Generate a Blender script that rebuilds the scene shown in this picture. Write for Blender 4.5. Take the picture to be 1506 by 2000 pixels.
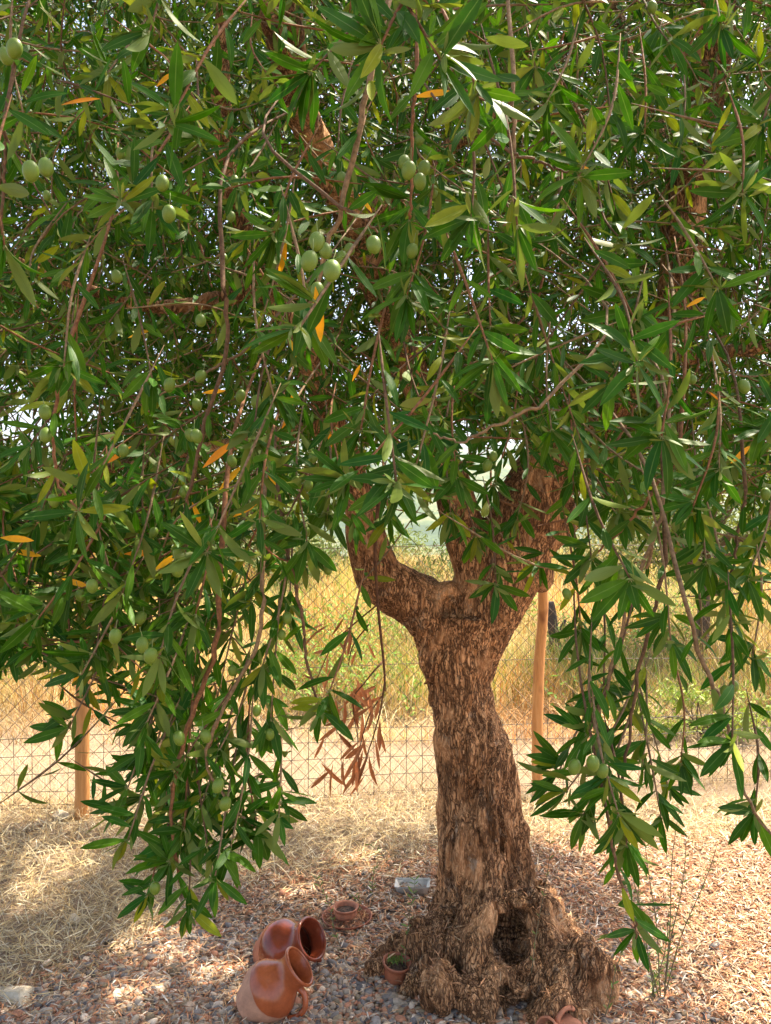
import bpy, bmesh, math, random
import numpy as np
from mathutils import Vector, Matrix, noise
from math import radians as R, sin, cos, pi
rnd = random.Random(7)
rng = np.random.default_rng(11)
for o in list(bpy.data.objects): bpy.data.objects.remove(o)
SC = bpy.context.scene
COL = SC.collection
# ------------------------------------------------------------------ camera
F = 1540.0; CH = 1.55
cam = bpy.data.objects.new('camera', bpy.data.cameras.new('camera')); COL.objects.link(cam)
cam.location = (0, 0, CH); cam.rotation_euler = (R(90), 0, 0)
cam.data.sensor_fit = 'VERTICAL'; cam.data.sensor_height = 24.0
cam.data.lens = 24.0 * F / 2000.0
cam.data.clip_end = 5000; cam.data.clip_start = 0.02
SC.camera = cam
# ------------------------------------------------------------------ light
EL = R(60); SUN = Vector((0.80 * cos(EL), 0.60 * cos(EL), sin(EL)))
w = bpy.data.worlds.new('World'); SC.world = w; w.use_nodes = True
nt = w.node_tree; sky = nt.nodes.new('ShaderNodeTexSky'); sky.sky_type = 'NISHITA'; sky.sun_disc = False
sky.sun_elevation = EL; sky.sun_rotation = math.atan2(SUN.x, SUN.y); sky.air_density = 1.0; sky.dust_density = 4.0; sky.ozone_density = .3
bg = nt.nodes['Background']; nt.links.new(sky.outputs[0], bg.inputs[0]); bg.inputs[1].default_value = 0.12
sl = bpy.data.lights.new('sun', 'SUN'); sl.energy = 4.2; sl.angle = R(0.5); sl.color = (1, .90, .72)
so = bpy.data.objects.new('sun', sl); COL.objects.link(so); so.rotation_euler = (-SUN).to_track_quat('-Z', 'Y').to_euler()
SC.view_settings.view_transform = 'Standard'; SC.view_settings.look = 'None'
SC.view_settings.exposure = 1.95; SC.view_settings.gamma = 1
SC.render.engine = 'CYCLES'
SC.cycles.max_bounces = 8; SC.cycles.diffuse_bounces = 4; SC.cycles.transmission_bounces = 4

# ------------------------------------------------------------------ helpers
def W(px, py, d): return np.array([(px - 753.) / F * d, d, CH - (py - 1000.) / F * d])
def PX(P):
    P = np.asarray(P); return 753 + P[..., 0] / P[..., 1] * F, 1000 - (P[..., 2] - CH) / P[..., 1] * F
def G(px, py):  # the ground point seen at a pixel
    d = CH * F / (py - 1000.); return W(px, py, d)

def mesh_np(name, V, Fc, mat, col=None, uv=None, smooth=True):
    """V (n,3); Fc: (m,k) int array of same-size faces"""
    me = bpy.data.meshes.new(name); V = np.asarray(V, dtype=np.float32).reshape(-1, 3); Fc = np.asarray(Fc, dtype=np.int32)
    m, k = Fc.shape
    me.vertices.add(len(V)); me.vertices.foreach_set('co', V.ravel())
    me.loops.add(m * k); me.loops.foreach_set('vertex_index', Fc.ravel())
    me.polygons.add(m); me.polygons.foreach_set('loop_start', np.arange(0, m * k, k, dtype=np.int32))
    me.update(calc_edges=True)
    me.polygons.foreach_set('use_smooth', np.full(m, smooth))
    if col is not None:
        a = me.attributes.new('col', 'FLOAT_COLOR', 'POINT')
        c = np.ones((len(V), 4), dtype=np.float32); c[:, :3] = col; a.data.foreach_set('color', c.ravel())
    if uv is not None:
        l = me.uv_layers.new(name='UVMap'); u = np.asarray(uv, dtype=np.float32)[Fc.ravel()]
        l.data.foreach_set('uv', u.ravel())
    me.materials.append(mat); me.validate(); return me

def link(name, me, parent=None):
    o = bpy.data.objects.new(name, me); COL.objects.link(o)
    if parent is not None:
        o.parent = parent
        if parent.type == 'EMPTY': o.matrix_parent_inverse = Matrix.LocRotScale(parent.location, parent.rotation_euler, None).inverted()
    return o
def tag(o, label=None, cat=None, group=None, kind=None):
    if label: o['label'] = label
    if cat: o['category'] = cat
    if group: o['group'] = group
    if kind: o['kind'] = kind
    return o
def thing(name, loc, label, cat, group=None):
    o = bpy.data.objects.new(name, None); COL.objects.link(o); o.location = loc; o.empty_display_size = .1
    return tag(o, label, cat, group)

class MB:
    def __init__(s): s.V = []; s.F = []; s.C = []; s.n = 0
    def add(s, V, Fc, col=None):
        V = np.asarray(V).reshape(-1, 3); s.V.append(V); s.F.append(np.asarray(Fc) + s.n); s.n += len(V)
        s.C.append(np.tile(np.asarray(col if col is not None else (.5, .5, .5)), (len(V), 1)))
    def tube(s, P, r, k=6, col=None, cap=True):
        P = np.asarray(P, float); n = len(P); r = np.broadcast_to(np.asarray(r, float), (n,))
        T = np.gradient(P, axis=0); T /= np.linalg.norm(T, axis=1)[:, None] + 1e-9
        up = np.array([0, 0, 1.]) if abs(T[0, 2]) < .8 else np.array([1., 0, 0])
        A = np.cross(T, up); A /= np.linalg.norm(A, axis=1)[:, None] + 1e-9; B = np.cross(T, A)
        th = np.arange(k) * 2 * pi / k
        V = P[:, None] + r[:, None, None] * (np.cos(th)[None, :, None] * A[:, None] + np.sin(th)[None, :, None] * B[:, None])
        i = np.arange(n - 1)[:, None] * k; j = np.arange(k)[None]; j2 = (j + 1) % k
        Fc = np.stack([i + j, i + j2, i + k + j2, i + k + j], -1).reshape(-1, 4)
        V = V.reshape(-1, 3)
        if cap:
            V = np.vstack([V, P[0], P[-1]]); a, b = n * k, n * k + 1
            c0 = [[a, (q + 1) % k, q, a] for q in range(k)]; c1 = [[b, (n - 1) * k + q, (n - 1) * k + (q + 1) % k, b] for q in range(k)]
            s.caps = c0 + c1
            # caps as quads collapsed are invalid: use tiny ring instead
            V = V[:-2]
            for e, base in ((0, 0), (1, (n - 1) * k)):
                ring = P[0 if e == 0 else -1] + (V[base:base + k] - P[0 if e == 0 else -1]) * .02
                off = len(V); V = np.vstack([V, ring])
                q = np.arange(k); q2 = (q + 1) % k
                f = np.stack([base + q, off + q, off + q2, base + q2], -1) if e == 0 else np.stack([base + q, base + q2, off + q2, off + q], -1)
                Fc = np.vstack([Fc, f])
        s.add(V, Fc, col); return s
    def build(s, name, mat, parent=None, smooth=True):
        me = mesh_np(name, np.vstack(s.V), np.vstack(s.F), mat, np.vstack(s.C), None, smooth); return link(name, me, parent)

def smooth_path(P, n):
    P = np.asarray(P, float); m = len(P)
    if m == 2: return P[0] + (P[1] - P[0]) * np.linspace(0, 1, n)[:, None]
    Q = np.vstack([2 * P[0] - P[1], P, 2 * P[-1] - P[-2]]); out = []
    for t in np.linspace(0, m - 1 - 1e-6, n):
        i = int(t); u = t - i; a, b, c, d = Q[i], Q[i + 1], Q[i + 2], Q[i + 3]
        out.append(.5 * ((2 * b) + (-a + c) * u + (2 * a - 5 * b + 4 * c - d) * u * u + (-a + 3 * b - 3 * c + d) * u ** 3))
    return np.array(out)

# ------------------------------------------------------------------ materials
def newmat(name):
    m = bpy.data.materials.new(name); m.use_nodes = True
    return m, m.node_tree, m.node_tree.nodes['Principled BSDF']
def N(nt, t, **k):
    n = nt.nodes.new(t)
    for a, b in k.items():
        if a.startswith('i_'): n.inputs[a[2:].replace('_', ' ')].default_value = b
        else: setattr(n, a, b)
    return n
def ramp(nt, src, stops):
    r = nt.nodes.new('ShaderNodeValToRGB'); nt.links.new(src, r.inputs[0]); e = r.color_ramp.elements
    while len(e) < len(stops): e.new(.5)
    for i, (p, c) in enumerate(stops): e[i].position = p; e[i].color = (*c, 1) if len(c) == 3 else c
    return r
def mix(nt, f, a, b, mode='MIX'):
    m = nt.nodes.new('ShaderNodeMix'); m.data_type = 'RGBA'; m.blend_type = mode
    for s, v in ((0, f), (6, a), (7, b)):
        if hasattr(v, 'is_linked') or isinstance(v, bpy.types.NodeSocket): nt.links.new(v, m.inputs[s])
        else: m.inputs[s].default_value = v if s == 0 else ((*v, 1) if len(v) == 3 else v)
    return m.outputs[2]
def bump(nt, b, h, strength=.5, dist=.01):
    n = nt.nodes.new('ShaderNodeBump'); n.inputs['Strength'].default_value = strength; n.inputs['Distance'].default_value = dist
    nt.links.new(h, n.inputs['Height']); nt.links.new(n.outputs[0], b.inputs['Normal']); return n
def objmap(nt, scale):
    tc = nt.nodes.new('ShaderNodeTexCoord'); mp = nt.nodes.new('ShaderNodeMapping'); mp.inputs['Scale'].default_value = scale
    nt.links.new(tc.outputs['Object'], mp.inputs[0]); return mp.outputs[0]
def noisetex(nt, vec, scale, detail=4, rough=.6, dist=0):
    n = nt.nodes.new('ShaderNodeTexNoise'); n.inputs['Scale'].default_value = scale; n.inputs['Detail'].default_value = detail
    n.inputs['Roughness'].default_value = rough; n.inputs['Distortion'].default_value = dist
    if vec is not None: nt.links.new(vec, n.inputs['Vector'])
    return n.outputs['Fac']

def attr_mat(name, rough=.7, trans=0., spec=.4, nscale=60, namp=.35, bmp=0.0):
    m, nt, b = newmat(name); a = N(nt, 'ShaderNodeAttribute', attribute_name='col')
    f = noisetex(nt, objmap(nt, (1, 1, 1)), nscale, 3)
    r = ramp(nt, f, [(.3, (1 - namp,) * 3), (.7, (1 + namp * .4,) * 3)])
    c = mix(nt, 1.0, a.outputs['Color'], r.outputs[0], 'MULTIPLY'); nt.links.new(c, b.inputs['Base Color'])
    b.inputs['Roughness'].default_value = rough; b.inputs['Specular IOR Level'].default_value = spec
    if bmp: bump(nt, b, f, bmp, .004)
    if trans:
        t = nt.nodes.new('ShaderNodeBsdfTranslucent'); nt.links.new(c, t.inputs[0]); ms = nt.nodes.new('ShaderNodeMixShader'); ms.inputs[0].default_value = trans
        nt.links.new(b.outputs[0], ms.inputs[1]); nt.links.new(t.outputs[0], ms.inputs[2]); nt.links.new(ms.outputs[0], nt.nodes['Material Output'].inputs[0])
    return m
def leaf_mat():
    m, nt, b = newmat('olive_leaf'); a = N(nt, 'ShaderNodeAttribute', attribute_name='col')
    uvn = nt.nodes.new('ShaderNodeUVMap'); sx = nt.nodes.new('ShaderNodeSeparateXYZ'); nt.links.new(uvn.outputs[0], sx.inputs[0])
    ab = N(nt, 'ShaderNodeMath', operation='ABSOLUTE'); nt.links.new(sx.outputs[0], ab.inputs[0])
    rib = ramp(nt, ab.outputs[0], [(0.0, (.8, .8, .8)), (.05, (.5,) * 3), (.11, (0, 0, 0))])
    f = noisetex(nt, objmap(nt, (1, 1, 1)), 45, 3)
    mot = ramp(nt, f, [(.3, (.75, .78, .75)), (.7, (1.15, 1.12, 1.0))])
    top = mix(nt, 1.0, a.outputs['Color'], mot.outputs[0], 'MULTIPLY')
    edge = ramp(nt, ab.outputs[0], [(.86, (0, 0, 0)), (1.0, (.35, .35, .35))])
    top = mix(nt, edge.outputs[0], top, (.10, .16, .03))
    ribc = mix(nt, .35, a.outputs['Color'], (.26, .36, .10))
    top = mix(nt, rib.outputs[0], top, ribc)
    under = mix(nt, .55, a.outputs['Color'], (.18, .20, .045))
    geo = nt.nodes.new('ShaderNodeNewGeometry')
    c = mix(nt, geo.outputs['Backfacing'], top, under); nt.links.new(c, b.inputs['Base Color'])
    b.inputs['Roughness'].default_value = .48; b.inputs['Specular IOR Level'].default_value = .15
    t = nt.nodes.new('ShaderNodeBsdfTranslucent'); tc = mix(nt, 1.0, c, (1.9, 2.0, .8), 'MULTIPLY'); nt.links.new(tc, t.inputs[0])
    ms = nt.nodes.new('ShaderNodeMixShader'); ms.inputs[0].default_value = .22
    nt.links.new(b.outputs[0], ms.inputs[1]); nt.links.new(t.outputs[0], ms.inputs[2]); nt.links.new(ms.outputs[0], nt.nodes['Material Output'].inputs[0])
    bump(nt, b, rib.outputs[0], .25, .002)
    return m
LEAF = leaf_mat()
LITTER = attr_mat('litter', .75, 0, .2, 90, .3)
STONE = attr_mat('pebble', .6, 0, .35, 130, .35)
GRASS = attr_mat('dry_blade', .6, .3, .25, 20, .25)
TWIG = attr_mat('twig_bark', .8, 0, .2, 150, .5, .4)
WIRE = attr_mat('fence_wire', .55, 0, .4, 40, .5)

def bark_mat(name, ca, cb, cc):
    m, nt, b = newmat(name)
    v = objmap(nt, (1, 1, .11)); v2 = objmap(nt, (1, 1, .3))
    wz = nt.nodes.new('ShaderNodeTexNoise'); wz.inputs['Scale'].default_value = 9; wz.inputs['Detail'].default_value = 3; nt.links.new(objmap(nt, (1, 1, .8)), wz.inputs['Vector'])
    sc = nt.nodes.new('ShaderNodeVectorMath'); sc.operation = 'SCALE'; sc.inputs['Scale'].default_value = .075; nt.links.new(wz.outputs['Color'], sc.inputs[0])
    wv = nt.nodes.new('ShaderNodeVectorMath'); wv.operation = 'ADD'; nt.links.new(v, wv.inputs[0]); nt.links.new(sc.outputs[0], wv.inputs[1]); v = wv.outputs[0]
    n0 = noisetex(nt, objmap(nt, (1, 1, 1)), 5, 4, .65); n1 = noisetex(nt, v, 120, 5, .75, .3); n2 = noisetex(nt, v2, 190, 4, .7, .5)
    def cracks(vec, scale, wdt, det):
        n = noisetex(nt, vec, scale, det, .6, .4); s_ = N(nt, 'ShaderNodeMath', operation='SUBTRACT'); nt.links.new(n, s_.inputs[0]); s_.inputs[1].default_value = .5
        a_ = N(nt, 'ShaderNodeMath', operation='ABSOLUTE'); nt.links.new(s_.outputs[0], a_.inputs[0]); return ramp(nt, a_.outputs[0], [(0, (0, 0, 0)), (wdt, (1, 1, 1))]).outputs[0]
    k1 = cracks(v, 46, .055, 3.5); k2 = cracks(v2, 70, .05, 3)
    ml0 = N(nt, 'ShaderNodeMath', operation='MULTIPLY'); nt.links.new(k1, ml0.inputs[0]); nt.links.new(k2, ml0.inputs[1]); pt = ramp(nt, noisetex(nt, objmap(nt, (1, 1, .8)), 7.5, 4, .6), [(.53, (0, 0, 0)), (.62, (.85, .85, .85))])
    mlt = N(nt, 'ShaderNodeMath', operation='MAXIMUM'); nt.links.new(ml0.outputs[0], mlt.inputs[0]); nt.links.new(pt.outputs[0], mlt.inputs[1])
    base = ramp(nt, n1, [(.30, tuple(q * .55 for q in ca)), (.45, ca), (.58, cb), (.75, tuple(min(1, q * 1.3) for q in cb))])
    big = ramp(nt, n0, [(.36, (.55, .46, .38)), (.5, (.98, .90, .84)), (.64, (1.22, 1.12, 1.02))])
    c = mix(nt, 1.0, base.outputs[0], big.outputs[0], 'MULTIPLY')
    n3 = noisetex(nt, objmap(nt, (1, 1, .7)), 13, 5, .75)
    li = ramp(nt, n3, [(.58, (0, 0, 0)), (.66, (.6, .6, .6))]); c = mix(nt, li.outputs[0], c, mix(nt, n2, (.16, .14, .10), (.55, .50, .40)))
    c = mix(nt, mlt.outputs[0], cc, c)
    nt.links.new(c, b.inputs['Base Color']); b.inputs['Roughness'].default_value = .85; b.inputs['Specular IOR Level'].default_value = .2
    a2 = N(nt, 'ShaderNodeMath', operation='MULTIPLY_ADD'); nt.links.new(mlt.outputs[0], a2.inputs[0]); a2.inputs[1].default_value = .7; nt.links.new(n1, a2.inputs[2])
    a3 = N(nt, 'ShaderNodeMath', operation='MULTIPLY_ADD'); nt.links.new(n2, a3.inputs[0]); a3.inputs[1].default_value = .5; nt.links.new(a2.outputs[0], a3.inputs[2])
    bump(nt, b, a3.outputs[0], 1.0, .009)
    return m
BARK = bark_mat('olive_bark', (.46, .235, .105), (.78, .48, .26), (.085, .038, .017))

# ------------------------------------------------------------------ ground
def gh(x, y):
    x = np.asarray(x, float); y = np.asarray(y, float)
    s = lambda a, b: np.clip((y - a) / (b - a), 0, 1) ** 2 * (3 - 2 * np.clip((y - a) / (b - a), 0, 1))
    h = .012 * np.sin(x * 2.1 + 1) * np.cos(y * 1.7) * (y < 4.2)
    h = h + .13 * s(5.65, 6.0) + .52 * s(5.9, 10.5) - 26 * s(12, 160) + .04 * np.sin(x * 1.3) * s(5.8, 7.6) * (y < 30)
    return h
ax = np.unique(np.concatenate([-np.geomspace(4, 2500, 22), np.linspace(-4, 4, 81), np.geomspace(4, 2500, 22)]))
ay = np.unique(np.concatenate([-np.geomspace(3, 1500, 12), np.linspace(-3, 12, 151), np.geomspace(12, 3000, 40)]))
XX, YY = np.meshgrid(ax, ay); ZZ = gh(XX, YY); nx, ny = len(ax), len(ay)
ii = (np.arange(ny - 1)[:, None] * nx + np.arange(nx - 1)[None]).ravel()
gf = np.stack([ii, ii + 1, ii + nx + 1, ii + nx], -1)
def ground_mat():
    m, nt, b = newmat('ground_soil'); tc = nt.nodes.new('ShaderNodeTexCoord'); sx = nt.nodes.new('ShaderNodeSeparateXYZ'); nt.links.new(tc.outputs['Object'], sx.inputs[0])
    n1 = noisetex(nt, tc.outputs['Object'], 2.2, 5); n2 = noisetex(nt, tc.outputs['Object'], 60, 6, .75); n3 = noisetex(nt, tc.outputs['Object'], .03, 4)
    soil = ramp(nt, n2, [(.3, (.13, .085, .055)), (.5, (.26, .18, .12)), (.7, (.42, .33, .23))])
    track = ramp(nt, n2, [(.3, (.20, .135, .085)), (.7, (.38, .28, .19))])
    dry = ramp(nt, n2, [(.3, (.22, .15, .06)), (.7, (.42, .31, .13))])
    far = ramp(nt, n3, [(.4, (.05, .08, .03)), (.6, (.16, .15, .07))])
    def step(a, bb):
        mr = nt.nodes.new('ShaderNodeMapRange'); mr.inputs[1].default_value = a; mr.inputs[2].default_value = bb
        w_ = N(nt, 'ShaderNodeMath', operation='MULTIPLY_ADD'); w_.inputs[1].default_value = .5; nt.links.new(n1, w_.inputs[0]); nt.links.new(sx.outputs[1], w_.inputs[2])
        nt.links.new(w_.outputs[0], mr.inputs[0]); return mr.outputs[0]
    c = mix(nt, step(4.15, 4.5), soil.outputs[0], track.outputs[0]); c = mix(nt, step(5.9, 6.2), c, dry.outputs[0]); c = mix(nt, step(13, 30), c, far.outputs[0])
    nt.links.new(c, b.inputs['Base Color']); b.inputs['Roughness'].default_value = .95; b.inputs['Specular IOR Level'].default_value = .1
    bump(nt, b, n2, .7, .02); return m
g = link('ground', mesh_np('ground', np.stack([XX, YY, ZZ], -1), gf, ground_mat())); tag(g, kind='structure')

# hills
def hills():
    xs = np.linspace(-1400, 1400, 150); ys = np.linspace(260, 1500, 70); X, Y = np.meshgrid(xs, ys); Z = np.zeros_like(X)
    for j in range(Y.shape[0]):
        for i in range(X.shape[1]):
            x, y = X[j, i], Y[j, i]
            r1 = math.exp(-((y - 470 - .15 * x) / 120) ** 2) * (44 + 26 * noise.noise((x / 170, 1.3, 0)) - .02 * x)
            r2 = math.exp(-((y - 1050) / 260) ** 2) * (110 + 55 * noise.noise((x / 380, 7.7, 0)) - .03 * x)
            Z[j, i] = -27 + max(r1, r2) + 5 * noise.fractal((x / 60, y / 60, 2), 1, 2, 4)
    Z[:3] = np.minimum(Z[:3], -27.5); n = len(xs); k = (np.arange(len(ys) - 1)[:, None] * n + np.arange(n - 1)[None]).ravel()
    m, nt, b = newmat('scrub_hillside'); t = objmap(nt, (1, 1, 1)); a = noisetex(nt, t, .05, 6, .7); a2 = noisetex(nt, t, .008, 3)
    c = ramp(nt, a, [(.38, (.035, .065, .025)), (.5, (.075, .11, .04)), (.62, (.20, .19, .09))]); c2 = ramp(nt, a2, [(.4, (.7, .75, .7)), (.6, (1.2, 1.15, 1))])
    nt.links.new(mix(nt, 1., c.outputs[0], c2.outputs[0], 'MULTIPLY'), b.inputs['Base Color']); b.inputs['Roughness'].default_value = 1
    o = link('hills', mesh_np('hills', np.stack([X, Y, Z], -1), np.stack([k, k + 1, k + n + 1, k + n], -1), m)); tag(o, kind='structure')
hills()

# ------------------------------------------------------------------ leaves (vectorised)
def leaf_arrays(P, D, Nn, L, Wd, bend, fold, col, st=7):
    P, D, Nn = (np.asarray(a, float) for a in (P, D, Nn)); n = len(P)
    D = D / (np.linalg.norm(D, axis=1)[:, None] + 1e-9)
    S = np.cross(D, Nn); S /= np.linalg.norm(S, axis=1)[:, None] + 1e-9; Nn = np.cross(S, D)
    if st == 7: t = np.array([0, .12, .3, .5, .7, .88, 1.]); w = np.array([.07, .38, .80, 1., .90, .50, .05])
    elif st == 5: t = np.array([0, .2, .5, .8, 1.]); w = np.array([.08, .6, 1., .7, .06])
    else: t = np.array([0, .35, .7, 1.]); w = np.array([.1, .85, .9, .08])
    k = len(t); L = np.asarray(L)[:, None]; Wd = np.asarray(Wd)[:, None]; bend = np.asarray(bend)[:, None]; fold = np.asarray(fold)[:, None]
    C = P[:, None] + D[:, None] * (L * t * (1 - .25 * np.abs(bend) * t))[..., None] - Nn[:, None] * (bend * L * t ** 2)[..., None]
    hw = (Wd * w * .5)[..., None]; up = (fold * Wd * w * .5)[..., None] * Nn[:, None]
    V = np.stack([C - S[:, None] * hw + up, C, C + S[:, None] * hw + up], 2).reshape(-1, 3)
    q = np.arange(k - 1) * 3; f = np.vstack([np.stack([q + 1, q + 4, q + 3, q], -1), np.stack([q + 2, q + 5, q + 4, q + 1], -1)])
    Fc = (f[None] + (np.arange(n) * k * 3)[:, None, None]).reshape(-1, 4)
    uv = np.tile(np.stack([np.tile([-1., 0, 1.], k), np.repeat(t, 3)], -1), (n, 1))
    cc = np.repeat(np.asarray(col), k * 3, axis=0); return V, Fc, uv, cc
def leaf_mesh(name, rows, mat=None, st=7):
    """rows: list of (P,D,N,L,W,bend,fold,col)"""
    a = list(zip(*rows)); V, Fc, uv, cc = leaf_arrays(*[np.array(x) for x in a], st=st)
    return mesh_np(name, V, Fc, mat or LEAF, cc, uv)
def green():
    u = rnd.random(); g = rnd.uniform(.75, 1.25)
    if u < .62: c = (.029, .098, .002)
    elif u < .84: c = (.060, .142, .003)
    elif u < .93: c = (.017, .082, .005)
    else: c = (.19, .22, .008)
    return tuple(q * g for q in c)
def nrm(v): return v / (np.linalg.norm(v) + 1e-9)
def rv(s=1.): return np.array([rnd.gauss(0, s), rnd.gauss(0, s), rnd.gauss(0, s)])
UP = np.array([0, 0, 1.])
def leaf_row(p, d, L, flip=.16, faceup=.5, W_=None, col=None):
    d = nrm(np.asarray(d)); view = nrm(-np.asarray(p) + np.array([0, 0, CH]))
    n = nrm(faceup * UP + (1 - faceup) * view + rv(.35))
    if abs(np.dot(n, d)) > .9: n = nrm(n + rv(.6))
    if rnd.random() < flip: n = -n
    return (p, d, n, L, (W_ or L * rnd.uniform(.165, .25)), rnd.uniform(-.12, .36), rnd.uniform(.05, .4), col or green())
TC = [(.20, .13, .07), (.26, .17, .09), (.15, .085, .045), (.24, .11, .05)]
def spray_rows(path, L, start=.1, step=None, flip=.16, rosette=5, faceup=.5):
    """opposite pairs of leaves along a path, fuller at the tip"""
    rows = []; P = smooth_path(path, 24); seg = np.linalg.norm(np.diff(P, axis=0), axis=1); cum = np.concatenate([[0], np.cumsum(seg)]); tot = cum[-1]
    s = tot * start; step = step or L * .36; ph = rnd.uniform(0, pi)
    while s < tot:
        i = min(int(np.searchsorted(cum, s)), 22); p = P[i] + (P[i + 1] - P[i]) * .5; T = nrm(P[i + 1] - P[i])
        A = nrm(np.cross(T, nrm(rv()))) if ph is None else None
        a0 = nrm(np.cross(T, np.array([cos(ph), sin(ph), .3]))); ph += 1.57 + rnd.uniform(-.3, .3)
        for sg in (-1, 1):
            if rnd.random() < .12: continue
            d = T * rnd.uniform(.5, 1.0) + sg * a0 * rnd.uniform(.6, 1.0) + np.array([0, 0, -.2]) + rv(.2)
            rows.append(leaf_row(p, d, L * rnd.uniform(.7, 1.1), flip, faceup))
        s += step * rnd.uniform(.8, 1.3)
    T = nrm(P[-1] - P[-3])
    for k in range(rosette):
        rows.append(leaf_row(P[-1] - T * rnd.uniform(0, .015), T * rnd.uniform(.5, 1.1) + rv(.45), L * rnd.uniform(.55, 1.05), flip, faceup))
    return rows

# ------------------------------------------------------------------ the olive tree
BASE = np.array([.36, 2.66, 0.])
tree = thing('olive_tree', tuple(BASE), 'old gnarled olive tree with thick leaning trunk and hanging branches full of green olives', 'tree')
D0 = 2.75
limbs = [  # px, py, half width px, depth
 [(972,1975,138,2.66),(962,1900,126,2.68),(952,1800,112,2.72),(950,1700,98,2.75),(943,1600,90,D0),(932,1500,76,D0),(908,1400,64,D0),(888,1310,62,D0),(886,1250,70,D0),(894,1195,80,D0)],
 [(885,1260,66,2.75),(845,1198,62,2.74),(795,1162,54,2.72),(745,1132,50,2.70),(724,1080,44,2.68),(708,1010,36,2.64),(690,930,30,2.6),(650,830,26,2.5),(600,700,24,2.35),(520,560,24,2.2),(450,380,20,2.05),(430,150,18,1.9),(440,-80,16,1.8)],
 [(905,1210,60,2.76),(932,1130,44,2.74),(912,1050,42,2.74),(888,960,38,2.74),(848,860,32,2.7),(805,720,32,2.55),(735,560,33,2.4),(690,430,34,2.25),(625,300,34,2.1),(575,170,36,1.95),(555,60,42,1.85),(540,-90,42,1.8)],
 [(900,1330,56,2.75),(930,1240,64,2.75),(972,1160,66,2.74),(1000,1085,72,2.74),(1030,1000,72,2.74),(1080,905,58,2.72),(1140,845,42,2.7),(1215,770,38,2.66),(1290,690,40,2.6),(1325,560,40,2.55),(1335,420,40,2.5),(1365,260,38,2.4),(1395,90,38,2.3),(1410,-120,36,2.2)],
 [(1045,1060,46,2.74),(1090,1020,38,2.76),(1122,992,30,2.8)],
 [(1070,930,34,2.74),(1040,820,26,2.85),(990,680,24,3.0),(985,520,22,3.1),(1000,300,20,3.2),(980,0,18,3.3)],
 [(1290,700,22,2.6),(1400,690,17,2.5),(1560,665,14,2.4),(1750,600,12,2.3)],
 [(1335,430,22,2.5),(1300,300,16,2.6),(1230,120,14,2.7),(1180,-100,12,2.8)],
 [(690,440,22,2.25),(860,300,18,2.3),(960,230,15,2.4),(1100,100,12,2.5),(1200,-60,10,2.6)],
 [(520,560,18,2.2),(330,600,14,2.2),(160,560,12,2.1),(20,500,10,2.0),(-200,380,9,1.9)],
 [(650,830,20,2.5),(480,860,15,2.6),(300,900,12,2.7),(80,930,10,2.7)],
]
mb = MB()
for L_ in limbs:
    P = np.array([W(a, b, d) for a, b, h, d in L_]); r = np.array([h * d / F for a, b, h, d in L_]); n = len(L_) * 7
    Ps = smooth_path(P, n); rs = np.interp(np.linspace(0, 1, n), np.linspace(0, 1, len(r)), r); mb.tube(Ps, rs, 20)
# fluted strands winding up the bole
bole = np.array([W(a, b, d) for a, b, h, d in limbs[0]]); br = np.array([h * d / F for a, b, h, d in limbs[0]])
for k in range(13):
    a0 = k * 2 * pi / 13 + rnd.uniform(-.15, .15); pts = []; rr = []; tw = rnd.uniform(-.9, -.3)
    for i, t in enumerate(np.linspace(0, 1, 26)):
        c = np.array([np.interp(t, np.linspace(0, 1, len(bole)), bole[:, j]) for j in range(3)]); r = np.interp(t, np.linspace(0, 1, len(br)), br)
        a = a0 + tw * t + .2 * sin(t * 9 + k); fl = 1 + .06 * max(0, 1 - t * 3.0)
        pts.append(c + r * fl * np.array([cos(a), sin(a), 0]) * .80); rr.append(r * rnd.uniform(.17, .22) * (1 if i % 5 else 1.1))
    mb.tube(pts, rr, 10)
# root flare: roots running out and down into the gravel
def wroot(pts, rad): 
    P = smooth_path(pts, 26); mb.tube(P, np.interp(np.linspace(0, 1, 26), np.linspace(0, 1, len(rad)), rad), 14)
wroot([(.28,2.72,.20),(.17,2.72,.09),(.07,2.71,.035),(-.03,2.70,.0),(-.13,2.68,-.04)], [.09,.06,.045,.03,.015])
wroot([(.28,2.68,.22),(.17,2.60,.09),(.10,2.54,.02),(.06,2.50,-.05)], [.10,.075,.05,.03])
wroot([(.36,2.62,.26),(.33,2.52,.10),(.31,2.44,.02),(.29,2.36,-.06)], [.10,.09,.07,.04])
wroot([(.44,2.64,.30),(.49,2.52,.13),(.53,2.42,.05),(.56,2.32,-.06)], [.10,.10,.08,.05])
wroot([(.47,2.68,.24),(.57,2.60,.11),(.65,2.52,.06),(.70,2.42,-.05)], [.09,.09,.08,.05])
wroot([(.50,2.74,.22),(.60,2.74,.10),(.70,2.72,.03),(.80,2.68,-.05)], [.08,.07,.05,.03])
wroot([(.40,2.80,.20),(.45,2.94,.05),(.5,3.05,-.05)], [.09,.06,.03])
wroot([(.28,2.80,.18),(.18,2.90,.04),(.08,3.0,-.05)], [.09,.05,.03])
def lump(c, r):
    s = bmesh.new(); bmesh.ops.create_icosphere(s, subdivisions=3, radius=1); V = np.array([v.co[:] for v in s.verts]); Fq = np.array([[v.index for v in f.verts] for f in s.faces]); s.free()
    mb.V.append(V * np.array(r) + np.array(c)); lumps.append((Fq + mb.n)); mb.n += len(V); mb.C.append(np.zeros((len(V), 3)))
lumps = []
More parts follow.
